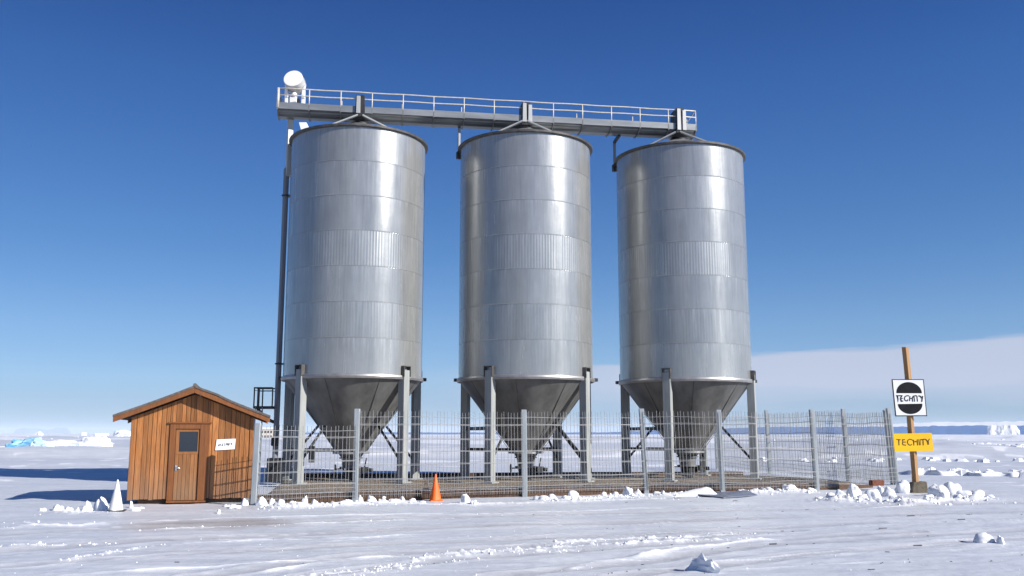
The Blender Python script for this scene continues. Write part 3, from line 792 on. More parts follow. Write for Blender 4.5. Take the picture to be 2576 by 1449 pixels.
# ------------------------------------------------------------------ hut
def hut():
    GL, GR = ground(318, 1268), ground(630, 1262)
    ux = (GR - GL); W = ux.length; ux.normalize(); n = Vector((ux.y, -ux.x, 0))   # n faces the camera
    bk = -n
    DEP = 2.5; ZF = .10
    root = empty('wooden_hut', ((GL + GR) / 2 + bk * DEP / 2), 'small wooden plank hut with a grey gable roof standing left of the silos', 'hut')
    def Q(u, w, z): return GL + ux * u + bk * w + Vector((0, 0, z))      # u along the front, w backward
    def loc(xd, yd):
        p = hit(xd, yd, GL, n); return (p - GL).dot(ux), p.z
    ze = 2.24; pitch = .40; zr = ze + pitch * W / 2
    def top(u): return ze + pitch * (W / 2 - abs(u - W / 2)) - .03
    fu0, fz1 = loc(429, 1066)[0], loc(480, 1066)[1]; fu1 = loc(528, 1066)[0]
    # dark backing and floor box
    m = MB()
    m.add([Q(.02, .03, ZF), Q(W - .02, .03, ZF), Q(W - .02, .03, top(W)), Q(W / 2, .03, top(W / 2)), Q(.02, .03, top(0))], [(0, 1, 2, 3, 4)])
    m.add([Q(.02, DEP - .03, ZF), Q(W - .02, DEP - .03, ZF), Q(W - .02, DEP - .03, top(W)), Q(W / 2, DEP - .03, top(W / 2)), Q(.02, DEP - .03, top(0))], [(4, 3, 2, 1, 0)])
    for u in (.03, W - .03): m.add([Q(u, .03, ZF), Q(u, DEP - .03, ZF), Q(u, DEP - .03, top(0)), Q(u, .03, top(0))], [(0, 1, 2, 3)])
    m.add([Q(.02, .03, ZF), Q(W - .02, .03, ZF), Q(W - .02, DEP, ZF), Q(.02, DEP, ZF)], [(0, 1, 2, 3)])
    m.build('backing', M_SHADOWGAP, root)
    # planks
    m = MB(); r2 = random.Random(11)
    def plank(u0, u1, z0, zfun, wf):
        m.cur = r2.random(); th = .012 * r2.random()
        zt0, zt1 = zfun(u0), zfun(u1)
        b0 = z0 + r2.uniform(-.015, .015)
        p = [wf(u0, -th, b0), wf(u1, -th, b0), wf(u1, .02, b0), wf(u0, .02, b0), wf(u0, -th, zt0), wf(u1, -th, zt1), wf(u1, .02, zt1), wf(u0, .02, zt0)]
        m.hexa(p)
    u = 0
    while u < W - .02:
        w_ = r2.choice((.10, .115, .125, .14, .16)); e = min(u + w_, W)
        segs = []
        if e < fu0 or u > fu1: segs = [(u, e, ZF)]
        else:
            if u < fu0: segs.append((u, fu0, ZF))
            if e > fu1: segs.append((fu1, e, ZF))
            segs.append((max(u, fu0), min(e, fu1), fz1))
        for a, b, z0 in segs:
            g = r2.uniform(.007, .013)
            if b - a < .02: continue
            if a < W / 2 < b:
                plank(a, W / 2 - .002, z0, top, lambda uu, ww, zz: Q(uu, ww, zz)); plank(W / 2 + .002, b - g, z0, top, lambda uu, ww, zz: Q(uu, ww, zz))
            else: plank(a, b - g, z0, top, lambda uu, ww, zz: Q(uu, ww, zz))
        u = e
    for uu_, sg in ((0, 1), (W, -1)):
        w0 = .0
        while w0 < DEP - .02:
            e = min(w0 + r2.choice((.11, .125, .14)), DEP)
            plank(w0, e - .009, ZF, lambda q: top(0) , lambda q, th, z: Q(uu_ + sg * th, q, z)); w0 = e
    w0 = 0
    while w0 < W - .02:
        e = min(w0 + r2.choice((.11, .125, .14)), W)
        plank(w0, e - .009, ZF, top, lambda q, th, z: Q(q, DEP - th, z)); w0 = e
    m.build('wall', M_PLANK, root, bevel=.004, tone=True)
    # corner boards
    for u_ in (.0, W - .09):
        m = MB(); m.cur = .35
        m.hexa([Q(u_, -.03, ZF - .01), Q(u_ + .09, -.03, ZF - .01), Q(u_ + .09, -.004, ZF - .01), Q(u_, -.004, ZF - .01), Q(u_, -.03, ze - .02), Q(u_ + .09, -.03, ze - .02), Q(u_ + .09, -.004, ze - .02), Q(u_, -.004, ze - .02)])
        m.build('corner_board', M_PLANK, root, bevel=.004, tone=True)
    # roof
    OF, OS = .36, .42
    zR = zr + .03
    roof = None
    for s_ in (-1, 1):
        nseg = 10
        m = MB(); ring = []
        for k in range(nseg + 1):
            q = k / nseg; u_ = W / 2 + s_ * (W / 2 + OS) * q
            sag = -.03 * math.sin(q * math.pi) + (.05 * math.exp(-((q - .28) / .12) ** 2) if s_ > 0 else 0)
            zz = zR + .17 - pitch * abs(u_ - W / 2) + sag * .6
            for w_ in (-OF - .02, DEP + .25):
                ring.append((u_, w_, zz))
        pts = []
        for (u_, w_, zz) in ring: pts.append(Q(u_, w_, zz)); pts.append(Q(u_, w_, zz - .06))
        fcs = []
        for k in range(nseg):
            a = k * 4; b = a + 4
            fcs += [(a, b, b + 2, a + 2), (a + 1, a + 3, b + 3, b + 1), (a, a + 1, b + 1, b), (a + 2, b + 2, b + 3, a + 3)]
        fcs += [(0, 2, 3, 1), (nseg * 4, nseg * 4 + 1, nseg * 4 + 3, nseg * 4 + 2)]
        m.add(pts, fcs)
        rf = m.build('roof', M_ROOF, root)
        # rake board (fascia) below the roofing
        for w_, nm in ((-OF, 'fascia'), (DEP + .20, 'fascia')):
            m = MB(); m.cur = .5 + .1 * s_
            ue = W / 2 + s_ * (W / 2 + OS - .01); z_r = zR + .115; z_e = z_r - pitch * (W / 2 + OS - .01)
            um = W / 2 + s_ * .003
            a = [Q(um, w_, z_r - .15), Q(ue, w_, z_e - .14), Q(ue, w_ + .035, z_e - .14), Q(um, w_ + .035, z_r - .15), Q(um, w_, z_r - .004), Q(ue, w_, z_e - .004), Q(ue, w_ + .035, z_e - .004), Q(um, w_ + .035, z_r - .004)]
            m.hexa(a); m.build(nm, M_TRIM, rf, bevel=.004, tone=True)
        m = MB(); ue = W / 2 + s_ * (W / 2 + OS - .02); z_e = zR + .115 - pitch * (W / 2 + OS)
        m.hexa([Q(W / 2, -OF + .04, zR + .07), Q(ue, -OF + .04, z_e - .05), Q(ue, DEP + .19, z_e - .05), Q(W / 2, DEP + .19, zR + .07), Q(W / 2, -OF + .04, zR + .1), Q(ue, -OF + .04, z_e - .015), Q(ue, DEP + .19, z_e - .015), Q(W / 2, DEP + .19, zR + .1)])
        m.build('soffit', M_SHADOWGAP, rf)
    m = MB(); m.poly([Q(W / 2, -OF - .03, zR + .175), Q(W / 2, DEP + .27, zR + .175)], .05, 6); m.build('ridge_cap', M_ROOF, root)
    # door frame, door, window
    z0 = .06
    m = MB(); m.cur = .45
    du0, dz1 = loc(443, 1079); du1 = loc(504, 1079)[0]
    def bx(u0, u1, w0, w1, a, b): m.hexa([Q(u0, w0, a), Q(u1, w0, a), Q(u1, w1, a), Q(u0, w1, a), Q(u0, w0, b), Q(u1, w0, b), Q(u1, w1, b), Q(u0, w1, b)])
    bx(fu0, du0, -.045, .02, z0, fz1); m.cur = .3; bx(du1, fu1, -.045, .02, z0, fz1); m.cur = .6; bx(du0, du1, -.043, .02, dz1, fz1)
    m.cur = .7; bx(fu0 - .05, fu1 + .05, -.075, -.0, fz1 + .002, fz1 + .045); bx(fu0, fu1, -.085, .02, z0 - .05, z0 - .002)
    fr = m.build('door_frame', M_TRIM, root, bevel=.006, tone=True)
    m = MB()
    wu0, wz1 = loc(452, 1086); wu1, wz0 = loc(501, 1136)
    wu1 = min(wu1, du1 - .05)
    k = 6
    for i in range(k):
        m.cur = r2.random(); a = du0 + .01 + (du1 - du0 - .02) * i / k; b = du0 + .01 + (du1 - du0 - .02) * (i + 1) / k - .007
        bx(a, b, .0, .02, z0 + .01, wz0 - .07)
    m.cur = .4; bx(du0 + .01, du1 - .01, -.008, .02, wz0 - .068, wz0); bx(du0 + .01, du1 - .01, -.008, .02, wz1, dz1 - .005)
    bx(du0 + .01, wu0, -.008, .02, wz0, wz1); bx(wu1, du1 - .01, -.008, .02, wz0, wz1)
    dr = m.build('door', M_DOOR, root, bevel=.004, tone=True)
    m = MB(); m.add([Q(wu0 - .01, .012, wz0 - .01), Q(wu1 + .01, .012, wz0 - .01), Q(wu1 + .01, .012, wz1 + .01), Q(wu0 - .01, .012, wz1 + .01)], [(0, 1, 2, 3)])
    m.add([Q(wu0 - .01, .018, wz0 - .01), Q(wu1 + .01, .018, wz0 - .01), Q(wu1 + .01, .018, wz1 + .01), Q(wu0 - .01, .018, wz1 + .01)], [(3, 2, 1, 0)])
    m.build('window_pane', M_GLASS, dr)
    hu, hz = loc(438, 1177)
    m = MB(); h0 = Q(du0 + .05, -.01, hz); m.poly([h0, h0 + n * .05], .022, 10); m.poly([h0 + n * .055 - ux * .02, h0 + n * .055 + ux * .11], .014, 8); m.box(h0, (.05, .012, .14), math.atan2(ux.y, ux.x))
    m.build('handle', M_CHROME, dr)
    # skids
    m = MB(); m.cur = .2
    for w_ in (.15, DEP - .3): bx(.25, W - .25, w_, w_ + .15, -.05, ZF - .004)
    m.build('skid', M_BEAM, root, tone=True)
    # sign on the wall
    su0, sz1 = loc(544, 1104.5); su1, sz0 = loc(592, 1132)
    c = Q((su0 + su1) / 2, -.03, (sz0 + sz1) / 2)
    sg = empty('wall_sign', c, 'white wall sign with small black lettering on the hut beside the door', 'sign')
    tl = Q(su0 + .012, -.03, sz1 - .01); tr_ = Q(su1, -.03, sz1 + .01); brr = Q(su1 - .018, -.03, sz0 + .02); bl = Q(su0 - .015, -.03, sz0 - .008)
    m = MB(); m.hexa([bl, brr, brr + bk * .014, bl + bk * .014, tl, tr_, tr_ + bk * .014, tl + bk * .014]); m.build('sign_plate', M_SIGNW, sg, bevel=.002)
    m = MB()
    def mp(x, y):
        s_ = (x - 545) / 1560.; t = (y - 325) / 900.
        return (tl.lerp(tr_, s_)).lerp(bl.lerp(brr, s_), t)
    strokes = [([(820, 722), (960, 716)], 30), ([(770, 716), (815, 722), (760, 820), (710, 880), (800, 880)], 42), ([(960, 716), (915, 800), (860, 850), (815, 815)], 46),
               ([(1055, 716), (1150, 716)], 34), ([(1085, 720), (1098, 870)], 42), ([(940, 880), (1165, 880)], 36), ([(1225, 704), (1262, 700), (1296, 872), (1250, 880)], 42),
               ([(1370, 690), (1630, 690)], 36), ([(1390, 700), (1420, 780), (1462, 850), (1500, 730)], 44), ([(1530, 780), (1600, 800), (1545, 852), (1625, 852)], 34), ([(1618, 690), (1622, 860)], 40),
               ([(1735, 688), (1840, 680)], 38), ([(1795, 690), (1800, 862)], 48)]
    lettering(m, strokes, mp, n, 1560, (tr_ - tl).length)
    m.build('lettering', M_SIGNK, sg)
    return Q, W, DEP

def lettering(m, strokes, mp, n, wpx, wm):
    k = 0
    sc_ = wm / wpx
    for pts, wd in strokes:
        wl = wd if isinstance(wd, (list, tuple)) else [wd] * len(pts)
        P3 = [mp(*p) for p in pts]
        for i in range(len(pts) - 1):
            a, b = P3[i], P3[i + 1]; d = (b - a).normalized(); s_ = d.cross(n).normalized()
            ra, rb = wl[i] * sc_ / 2, wl[i + 1] * sc_ / 2
            k += 1; o_ = n * (.0035 + .00012 * k)
            m.add([a + s_ * ra + o_, a - s_ * ra + o_, b - s_ * rb + o_, b + s_ * rb + o_], [(0, 1, 2, 3)])
            if i < len(pts) - 2:
                k += 1; o2 = n * (.0035 + .00012 * k); u = d
                m.add([b + (s_ * math.cos(t) + u * math.sin(t)) * rb + o2 for t in [2 * math.pi * j / 10 for j in range(10)]], [tuple(range(10))])
HQ, HW, HD = hut()

# ------------------------------------------------------------------ signpost
def signpost():
    base = ground(2304, 1238)
    root = empty('signpost', base, 'wooden signpost carrying a white square sign above a yellow sign', 'signpost')
    Y = base.y
    top = at(2274, 873, Y - .05)
    m = MB(); m.cur = .5
    b0 = Vector((base.x, Y, .0)); t0 = Vector((base.x - .02, Y, top.z))
    nseg = 8; prev = None
    M = Matrix.Rotation(R_(38), 3, 'Z'); w_ = .085
    rings = []
    for k in range(nseg + 1):
        q = b0.lerp(t0, k / nseg) + Vector((.018 * math.sin(k * 1.3), 0, 0))
        rings.append([q + M @ Vector(e) for e in ((-w_, -w_ * .8, 0), (w_, -w_ * .8, 0), (w_, w_ * .8, 0), (-w_, w_ * .8, 0))])
    m.add([p for r in rings for p in r], [(k * 4 + j, k * 4 + (j + 1) % 4, k * 4 + 4 + (j + 1) % 4, k * 4 + 4 + j) for k in range(nseg) for j in range(4)] + [(nseg * 4, nseg * 4 + 1, nseg * 4 + 2, nseg * 4 + 3)])
    m.build('post', M_POSTW, root, tone=True)
    n = Vector((0, -1, 0)); Yf = Y - .135
    # white sign
    def quad(px): return [at(x, y, Yf) for x, y in px]
    def z1(x, y): return ((3540 + x * .13802) * .62891, (1490 + y * .13802) * .62891)
    def z2(x, y): return ((3550 + x * .08281) * .62891, (1710 + y * .08281) * .62891)
    tl, tr_, br, bl = quad([z1(190, 195), z1(1118, 195), z1(1215, 1265), z1(298, 1270)])
    bk = Vector((0, 1, 0))
    m = MB(); m.hexa([bl, br, br + bk * .025, bl + bk * .025, tl, tr_, tr_ + bk * .025, tl + bk * .025])
    sw = m.build('sign_board', M_SIGNW, root, 'white square sign board with a black split disc')
    def mp(x, y):
        t = (y - 195) / 1072.; s_ = (x - 190 - 103 * t) / (925 - 8 * t)
        return tl.lerp(tr_, s_).lerp(bl.lerp(br, s_), t)
    m = MB()
    bw = 26
    def strip(pts, o):
        m.add([mp(*p) + n * o for p in pts], [tuple(range(len(pts)))])
    o_ = .003
    strip([(190, 195), (1118, 195), (1118, 216), (190, 216)], o_)
    strip([(290, 1240), (1215, 1240), (1218, 1266), (294, 1270)], o_)
    strip([(190, 217), (222, 217), (322, 1239), (287, 1239)], o_); strip([(1100, 217), (1120, 217), (1213, 1239), (1194, 1239)], o_)
    m.build('border', M_SIGNK, sw)
    m = MB()
    up = [(325 + 2, 600)] + [(697 + 371 * math.cos(math.pi - a) - 28 * math.sin(a), 600 - 322 * math.sin(a)) for a in [math.pi * k / 24 for k in range(1, 24)]] + [(1065, 604)]
    lo = [(365, 914)] + [(722 - 357 * math.cos(a) + 20 * math.sin(a), 912 + 293 * math.sin(a)) for a in [math.pi * k / 24 for k in range(1, 24)]] + [(1078, 905)]
    m.add([mp(*p) + n * .003 for p in up[::-1]], [tuple(range(len(up)))]); m.add([mp(*p) + n * .003 for p in lo], [tuple(range(len(lo)))])
    m.build('emblem', M_SIGNK, sw)
    m = MB()
    lettering(m, [([(314, 672), (440, 674)], 30), ([(352, 680), (372, 770), (370, 862)], [46, 38, 14]), ([(440, 672), (508, 674)], 28), ([(482, 680), (445, 740)], 34), ([(442, 745), (472, 845)], 40), ([(455, 762), (512, 745)], 30), ([(462, 838), (522, 824)], 34),
                  ([(692, 678), (630, 674), (575, 700), (556, 760), (582, 812), (632, 828), (662, 785)], 30),
                  ([(718, 684), (706, 832)], 28), ([(715, 755), (772, 752)], 26), ([(822, 674), (786, 745), (798, 846)], 30), ([(836, 690), (856, 848)], 26), ([(838, 682), (888, 670), (920, 690), (938, 845)], 28),
                  ([(962, 676), (1018, 690), (1056, 745)], 32), ([(1086, 684), (1072, 760), (1060, 852)], 34)], mp, n, 920, (tr_ - tl).length)
    m.build('lettering', M_SIGNK, sw)
    # yellow sign
    tl2, tr2, br2, bl2 = quad([z2(280, 300), z2(2135, 260), z2(2230, 1132), z2(350, 1170)])
    m = MB(); m.hexa([bl2, br2, br2 + bk * .02, bl2 + bk * .02, tl2, tr2, tr2 + bk * .02, tl2 + bk * .02])
    sy = m.build('sign_board', M_SIGNY, root, 'yellow oblong sign board with hand drawn letters')
    def mp2(x, y):
        t = (y - 300 + 40 * (x - 280) / 1855.) / 870.; s_ = (x - 280 - 70 * t) / (1855 + 25 * t)
        return tl2.lerp(tr2, s_).lerp(bl2.lerp(br2, s_), t)
    m = MB()
    lettering(m, [([(425, 572), (635, 590)], 36), ([(545, 600), (550, 740), (555, 862)], [60, 46, 46]), ([(705, 590), (845, 586)], 42), ([(722, 590), (742, 700), (722, 770), (748, 835), (895, 850)], 42), ([(742, 706), (893, 704)], 38),
                  ([(1255, 635), (1150, 580), (1062, 560), (985, 615), (963, 715), (998, 800), (1070, 850), (1138, 846), (1172, 806)], 38),
                  ([(1256, 590), (1262, 700), (1278, 862)], 40), ([(1298, 682), (1400, 682)], 48), ([(1434, 572), (1455, 862)], 38), ([(1510, 562), (1550, 858)], 26), ([(1594, 858), (1588, 580)], 20), ([(1588, 578), (1700, 580)], 40), ([(1714, 580), (1730, 858)], 40),
                  ([(1700, 572), (1800, 560), (1882, 600), (1932, 680), (1965, 828)], 40), ([(2032, 540), (1970, 640), (1996, 815)], [34, 34, 20])], mp2, n, 1855, (tr2 - tl2).length)
    m.build('lettering', M_INK, sy)
    m = MB()
    c = base + Vector((.02, -.05, 0))
    m.hexa([c + Vector(q) for q in ((-.26, -.2, -.1), (.26, -.22, -.1), (.28, .25, -.1), (-.26, .25, -.1), (-.16, -.16, .30), (.24, -.2, .33), (.24, .2, .33), (-.14, .2, .30))])
    m.build('footing', M_CONC, root, bevel=.02)
signpost()

# ------------------------------------------------------------------ fence
def fence(name, posts, label, panel_group):
    """posts: list of (ground point, top z, tilt top offset)"""
    root = empty(name, posts[0][0], label, 'fence')
    r3 = random.Random(len(posts))
    tops = []
    for (p, zt, tl) in posts:
        m = MB(); q = Vector((p.x, p.y, -.1)); tp = Vector((p.x + tl, p.y, zt)); w_ = .075
        m.hexa([q + Vector(e) for e in ((-w_, -w_, 0), (w_, -w_, 0), (w_, w_, 0), (-w_, w_, 0))] + [tp + Vector(e) for e in ((-w_, -w_, 0), (w_, -w_, 0), (w_, w_, 0), (-w_, w_, 0))])
        m.build('fence_post', M_POSTF, root, bevel=.012); tops.append(tp)
    HZ = [.17, .30, .43, .57, .94, 1.27, 1.60, 2.0, 2.2]
    for i in range(len(posts) - 1):
        a, b = posts[i][0], posts[i + 1][0]; ta, tb = tops[i], tops[i + 1]
        za, zb_ = posts[i][1], posts[i + 1][1]
        L = (b - a).length; nw = max(3, int(L / .106))
        d = (b - a).normalized(); fwd = Vector((d.y, -d.x, 0)) * .085
        ph = r3.random() * 9; amp = .02 if (i < 4 and 'front' in label) else .045
        def pt(s_, z):
            base = a.lerp(b, s_); q = (posts[i][2] * (1 - s_) + posts[i + 1][2] * s_) * z / 2.5
            sg = amp * math.sin(math.pi * s_) * math.sin(ph + z * 2.1 + s_ * 6) * 1.3
            return Vector((base.x + q, base.y, 0)) + fwd + Vector((0, 0, z + .5 * sg)) + fwd * (sg * 3)
        top_ = min(za, zb_) - .05
        m = MB()
        for k in range(nw + 1):
            s_ = (k + .15 * r3.uniform(-1, 1)) / nw; s_ = min(max(s_, .012), .988)
            zt = top_ + r3.uniform(-.03, .012); lean = r3.uniform(-.02, .02) / L
            m.poly([pt(s_ + lean * j / 4, .10 + (zt - .10) * j / 4) for j in range(5)], .0078, 4, False)
            if k < nw:   # finer wires in the lowest band
                s2 = (k + .5) / nw
                if .012 < s2 < .988: m.poly([pt(s2, .10), pt(s2, .57)], .0034, 4, False)
        for z in HZ:
            zz = z * top_ / 2.37
            for dz in ((0,) if z < .5 or z > 2.1 else (-.012, .012)):
                m.poly([pt(.01 + .98 * j / 10, zz + dz + .006 * r3.uniform(-1, 1)) for j in range(11)], .0075, 4, False)
        m.build('wire_panel', M_WIRE, root)
    return root
fp = [(638, 1270, 2.06, .03), (893, 1261, 2.46, 0), (1320, 1250, 2.48, -.02), (1626, 1241, 2.55, -.10), (1818, 1240, 2.52, -.05), (2055, 1235, 2.55, -.04), (2256, 1221, 2.68, -.13)]
FP = [(ground(x, y), z, t) for x, y, z, t in fp]
fence('mesh_fence', FP, 'long grey wire mesh fence in front of the silos', None)
SP = [(FP[-1][0] + Vector((-.03, .22, 0)), 2.62, -.12)] + [(ground(x, y), z, t) for x, y, z, t in ((2135, 1212, 2.72, -.06), (1937, 1193, 2.82, -.05))]
c_ = SP[-1][0] + (SP[-1][0] - SP[-2][0]) * .9
SP.append((Vector((c_.x, c_.y, 0)), 2.7, 0))
fence('side_fence', SP, 'grey wire mesh fence running back from the corner post by the signpost', None)

# ------------------------------------------------------------------ cones
def cone(xd, yd, hgt, r, mat, label, fluted):
    p = ground(xd, yd); p.z = gz(p.x, p.y)
    root = empty('traffic_cone', p, label, 'cone')
    m = MB(); n = 28
    prof = [(r, .02), (r * .93, .07), (r * .62, hgt * .45), (r * .33, hgt * .75), (r * .15, hgt * .95), (r * .09, hgt), (.002, hgt + .006)]
    base = len(m.v)
    for (q, z) in prof:
        for j in range(n):
            t = 2 * math.pi * j / n
            k = 1 + (fluted * math.cos(4 * t + .6) * (1 - z / hgt) * .5 + fluted * .3 * math.cos(3 * t))
            m.v.append((p.x + q * k * math.cos(t), p.y + q * k * math.sin(t), p.z + z)); m.tone.append(.5)
    for i in range(len(prof) - 1):
        for j in range(n):
            j2 = (j + 1) % n
            m.f.append((i * n + j, i * n + j2, (i + 1) * n + j2, (i + 1) * n + j)); m.sm.append(True)
    m.build('cone_body', mat, root)
    m = MB(); m.box((p.x + .03, p.y, p.z + .012), (r * 2.25, r * 1.9, .03), .2); m.build('cone_foot', M_DARK if not fluted else mat, root, bevel=.008)
cone(1095, 1258, .72, .155, M_ORANGE, 'bright orange traffic cone against the timber edging', .12)
cone(291, 1286, .72, .165, M_CONEW, 'plain white traffic cone on snow beside the wooden hut', 0)

# ------------------------------------------------------------------ loose snow
def lump_mesh(seed, flat=.75, sub=3, sharp=.35):
    bm = bmesh.new(); bmesh.ops.create_icosphere(bm, subdivisions=sub, radius=1)
    o = Vector((seed * 3.7, seed * 1.3, seed * 9.1))
    for v in bm.verts:
        d = v.co.normalized()
        k = .93 + .42 * mnoise.noise(d * 1.25 + o) + .20 * mnoise.noise(d * 2.6 + o) + .04 * mnoise.noise(d * 6 + o)
        k *= 1 - .10 * max(0, d.z) ** 3
        v.co = d * k
        v.co.z = v.co.z * 1.05 if v.co.z > 0 else v.co.z * .35
    me = bpy.data.meshes.new('snow_lump'); bm.to_mesh(me); bm.free()
    me.polygons.foreach_set('use_smooth', [True] * len(me.polygons)); me.materials.append(M_SNOW)
    return me
LUMPS = [lump_mesh(i + 1) for i in range(12)]
def lump(xd, yd, w, h, label, group, name='snow_lump', cat='snow lump', mesh=None, mat=None, push=0.0):
    p = ground(xd, yd); dist = math.hypot(p.x, p.y)
    ww = w * S / F_PX * dist / 2; hh = h * S / F_PX * dist
    p = p * (1 + (ww * .55 + push) / dist)
    me = mesh or rng.choice(LUMPS)
    o = bpy.data.objects.new(name, me); COL.objects.link(o)
    o.location = (p.x, p.y, gz(p.x, p.y) if dist < 60 else 0)
    o.scale = (ww * .76, ww * rng.uniform(.5, .8), hh * .84); o.rotation_euler = (0, 0, rng.uniform(-.5, .5) if w > h * 2 else rng.uniform(0, 6.28))
    if mat: 
        o.material_slots[0].link = 'OBJECT'; o.material_slots[0].material = mat
    return tag(o, label, cat, group)
g1 = 'snow lumps heaped beside the white cone'
for q in ((107, 1284, 22, 8), (145, 1283, 34, 14), (172, 1284, 26, 10), (195, 1288, 16, 12), (218, 1288, 34, 18), (221, 1276, 20, 16), (240, 1283, 16, 22), (262, 1284, 30, 16)):
    lump(*q, 'rounded white snow lump in the low heap left of the white cone', g1)
lump(252, 1284, 38, 36, 'tallest pointed snow lump leaning against the white cone', g1)
g = 'snow lumps under the left wall of the hut'
for q in ((329, 1278, 13, 17), (341, 1286, 30, 12), (357, 1280, 18, 5)): lump(*q, 'small white snow lump between the white cone and the hut door', g)
g = 'snow lumps by the right corner of the hut'
for q in ((590, 1279, 40, 12), (614, 1272, 26, 20), (570, 1276, 26, 8)): lump(*q, 'white snow lump below the right corner of the hut', g)
lump(550, 1292, 17, 12, 'lone white snow lump lying forward of the hut wall sign', None)
g = 'snow lumps along the timber edging near the hut'
for q in ((658, 1273, 38, 24), (684, 1275, 20, 24), (705, 1276, 40, 22), (735, 1276, 30, 18), (767, 1270, 22, 28), (752, 1278, 26, 12), (790, 1272, 26, 16), (672, 1279, 16, 8), (812, 1271, 22, 8)):
    lump(*q, 'white snow lump in the row between the hut and the second fence post', g)
g = 'snow lumps along the timber edging left of the orange cone'
for q in ((864, 1264, 15, 9), (905, 1265, 26, 24), (935, 1264, 32, 26), (956, 1263, 14, 14), (985, 1266, 22, 12), (1012, 1263, 26, 18), (1038, 1264, 32, 14), (1062, 1265, 22, 8)):
    lump(*q, 'white snow lump in the row between the second fence post and the orange cone', g)
lump(1171, 1263, 32, 27, 'upright white snow lump just right of the orange cone', 'snow lumps right of the orange cone')
lump(1192, 1268, 22, 12, 'low snow lump beside the upright one right of the orange cone', 'snow lumps right of the orange cone')
g = 'snow lumps along the timber edging below the right silo'
for q in ((1362, 1258, 56, 14), (1388, 1255, 30, 14), (1444, 1256, 44, 25), (1424, 1258, 30, 12)): lump(*q, 'white snow lump right of the third fence post, below the middle silo', 'snow lumps right of the third fence post')
for q in ((1520, 1251, 18, 15), (1548, 1251, 30, 16), (1582, 1248, 40, 26), (1605, 1248, 24, 20), (1655, 1246, 40, 12)): lump(*q, 'white snow lump at the foot of the fourth fence post', 'snow lumps at the fourth fence post')
for q in ((1868, 1243, 30, 10), (1930, 1239, 44, 12), (1985, 1239, 50, 14), (2040, 1238, 34, 10)): lump(*q, 'low white snow lump between the fifth and sixth fence posts', 'snow lumps between the fifth and sixth posts')
g = 'snow lumps heaped round the foot of the signpost'
for q in ((2090, 1252, 40, 16), (2115, 1254, 44, 26), (2150, 1252, 60, 38), (2195, 1256, 50, 34), (2170, 1260, 44, 18), (2235, 1250, 44, 26), (2248, 1260, 40, 16), (2215, 1244, 34, 26), (2270, 1240, 44, 38), (2060, 1256, 30, 8)):
    lump(*q, 'white snow lump in the heap between the sixth fence post and the signpost', g)
for q in ((2335, 1262, 34, 16), (2362, 1250, 60, 36), (2395, 1246, 54, 38), (2425, 1250, 54, 22), (2458, 1250, 42, 20), (2374, 1264, 32, 16), (2410, 1258, 30, 12), (2490, 1254, 30, 8)):
    lump(*q, 'white snow lump in the heap right of the signpost', g)
lump(2474, 1366, 66, 30, 'large smooth snow lump lying alone on open snow at lower right', 'pair of snow lumps on open snow', mesh=LUMPS[2])
lump(2517, 1368, 30, 21, 'smaller rounded snow lump touching the large one at lower right', 'pair of snow lumps on open snow', mesh=LUMPS[4])
# pointed drift and the tilted shard
def wedge(name, pts, label, cat, mat, thick):
    m = MB(); P0 = [Vector(p) for p in pts]
    n = len(P0); m.add(P0 + [p + Vector(thick) for p in P0], [tuple(range(n)), tuple(reversed(range(n, 2 * n)))] + [(i, n + i, n + (i + 1) % n, (i + 1) % n) for i in range(n)])
    o = m.build(name, mat, bevel=.03); return tag(o, label, cat)
def shard(xd, yd, label):
    p = ground(xd, yd); 
    bm = bmesh.new(); bmesh.ops.create_icosphere(bm, subdivisions=3, radius=1)
    for v in bm.verts:
        d = v.co.normalized(); k = 1 + .5 * mnoise.noise(d * 2.2 + Vector((4, 1, 2))) + .35 * mnoise.noise(d * 5)
        v.co = Vector((d.x * .24 * k, d.y * .06 * k, max(d.z, -.2) * .19 * k))
        v.co.x += .06 * (1 - v.co.z * 2.2) * (1 if v.co.x > 0 else .2); v.co.x -= .1 * v.co.z
    me = bpy.data.meshes.new('ice_shard'); bm.to_mesh(me); bm.free(); me.materials.append(M_SNOW)
    o = bpy.data.objects.new('ice_shard', me); COL.objects.link(o); o.location = (p.x, p.y, gz(p.x, p.y) - .02); o.rotation_euler = (.1, -.25, R_(-56))
    tag(o, label, 'ice shard')
shard(1768, 1434, 'jagged upright snow shard standing in the foreground right of the middle')
def drift():
    a, pk, b = ground(1640, 1249), at(1782, 1222, ground(1790, 1247).y), ground(1812, 1248)
    m = MB(); n = 14; rows = []
    for i in range(n + 1):
        t = i / n
        top = a.lerp(Vector((pk.x, pk.y, 0)), t / .82) if t < .82 else Vector((pk.x, pk.y, 0)).lerp(b, (t - .82) / .18)
        h = pk.z * ((t / .82) ** 1.5 if t < .82 else ((1 - t) / .18) ** 1.2)
        h += .03 * mnoise.noise(Vector((t * 6, 0, 3))) * (1 - t) * t * 4
        for j, (dy, k) in enumerate(((-.55, -.08), (-.35, .35), (-.12, .82), (.0, 1.0), (.15, .8), (.35, -.05))):
            rows.append((top.x + .04 * mnoise.noise(Vector((i, j, 1))), top.y + dy + .06 * mnoise.noise(Vector((i * .6, j, 5))), h * k if k > 0 else -.06))
    m.add(rows, [(i * 6 + j, (i + 1) * 6 + j, (i + 1) * 6 + j + 1, i * 6 + j + 1) for i in range(n) for j in range(5)], True)
    tag(m.build('snow_drift', M_SNOW), 'pointed white snow drift banked against the timber below the right silo', 'snow drift')
drift()
m = MB(); pl = [ground(*q) for q in ((1752, 1249), (1820, 1256), (1905, 1248), (1880, 1244.5), (1812, 1243.5))]
zz = gz(pl[0].x, pl[0].y)
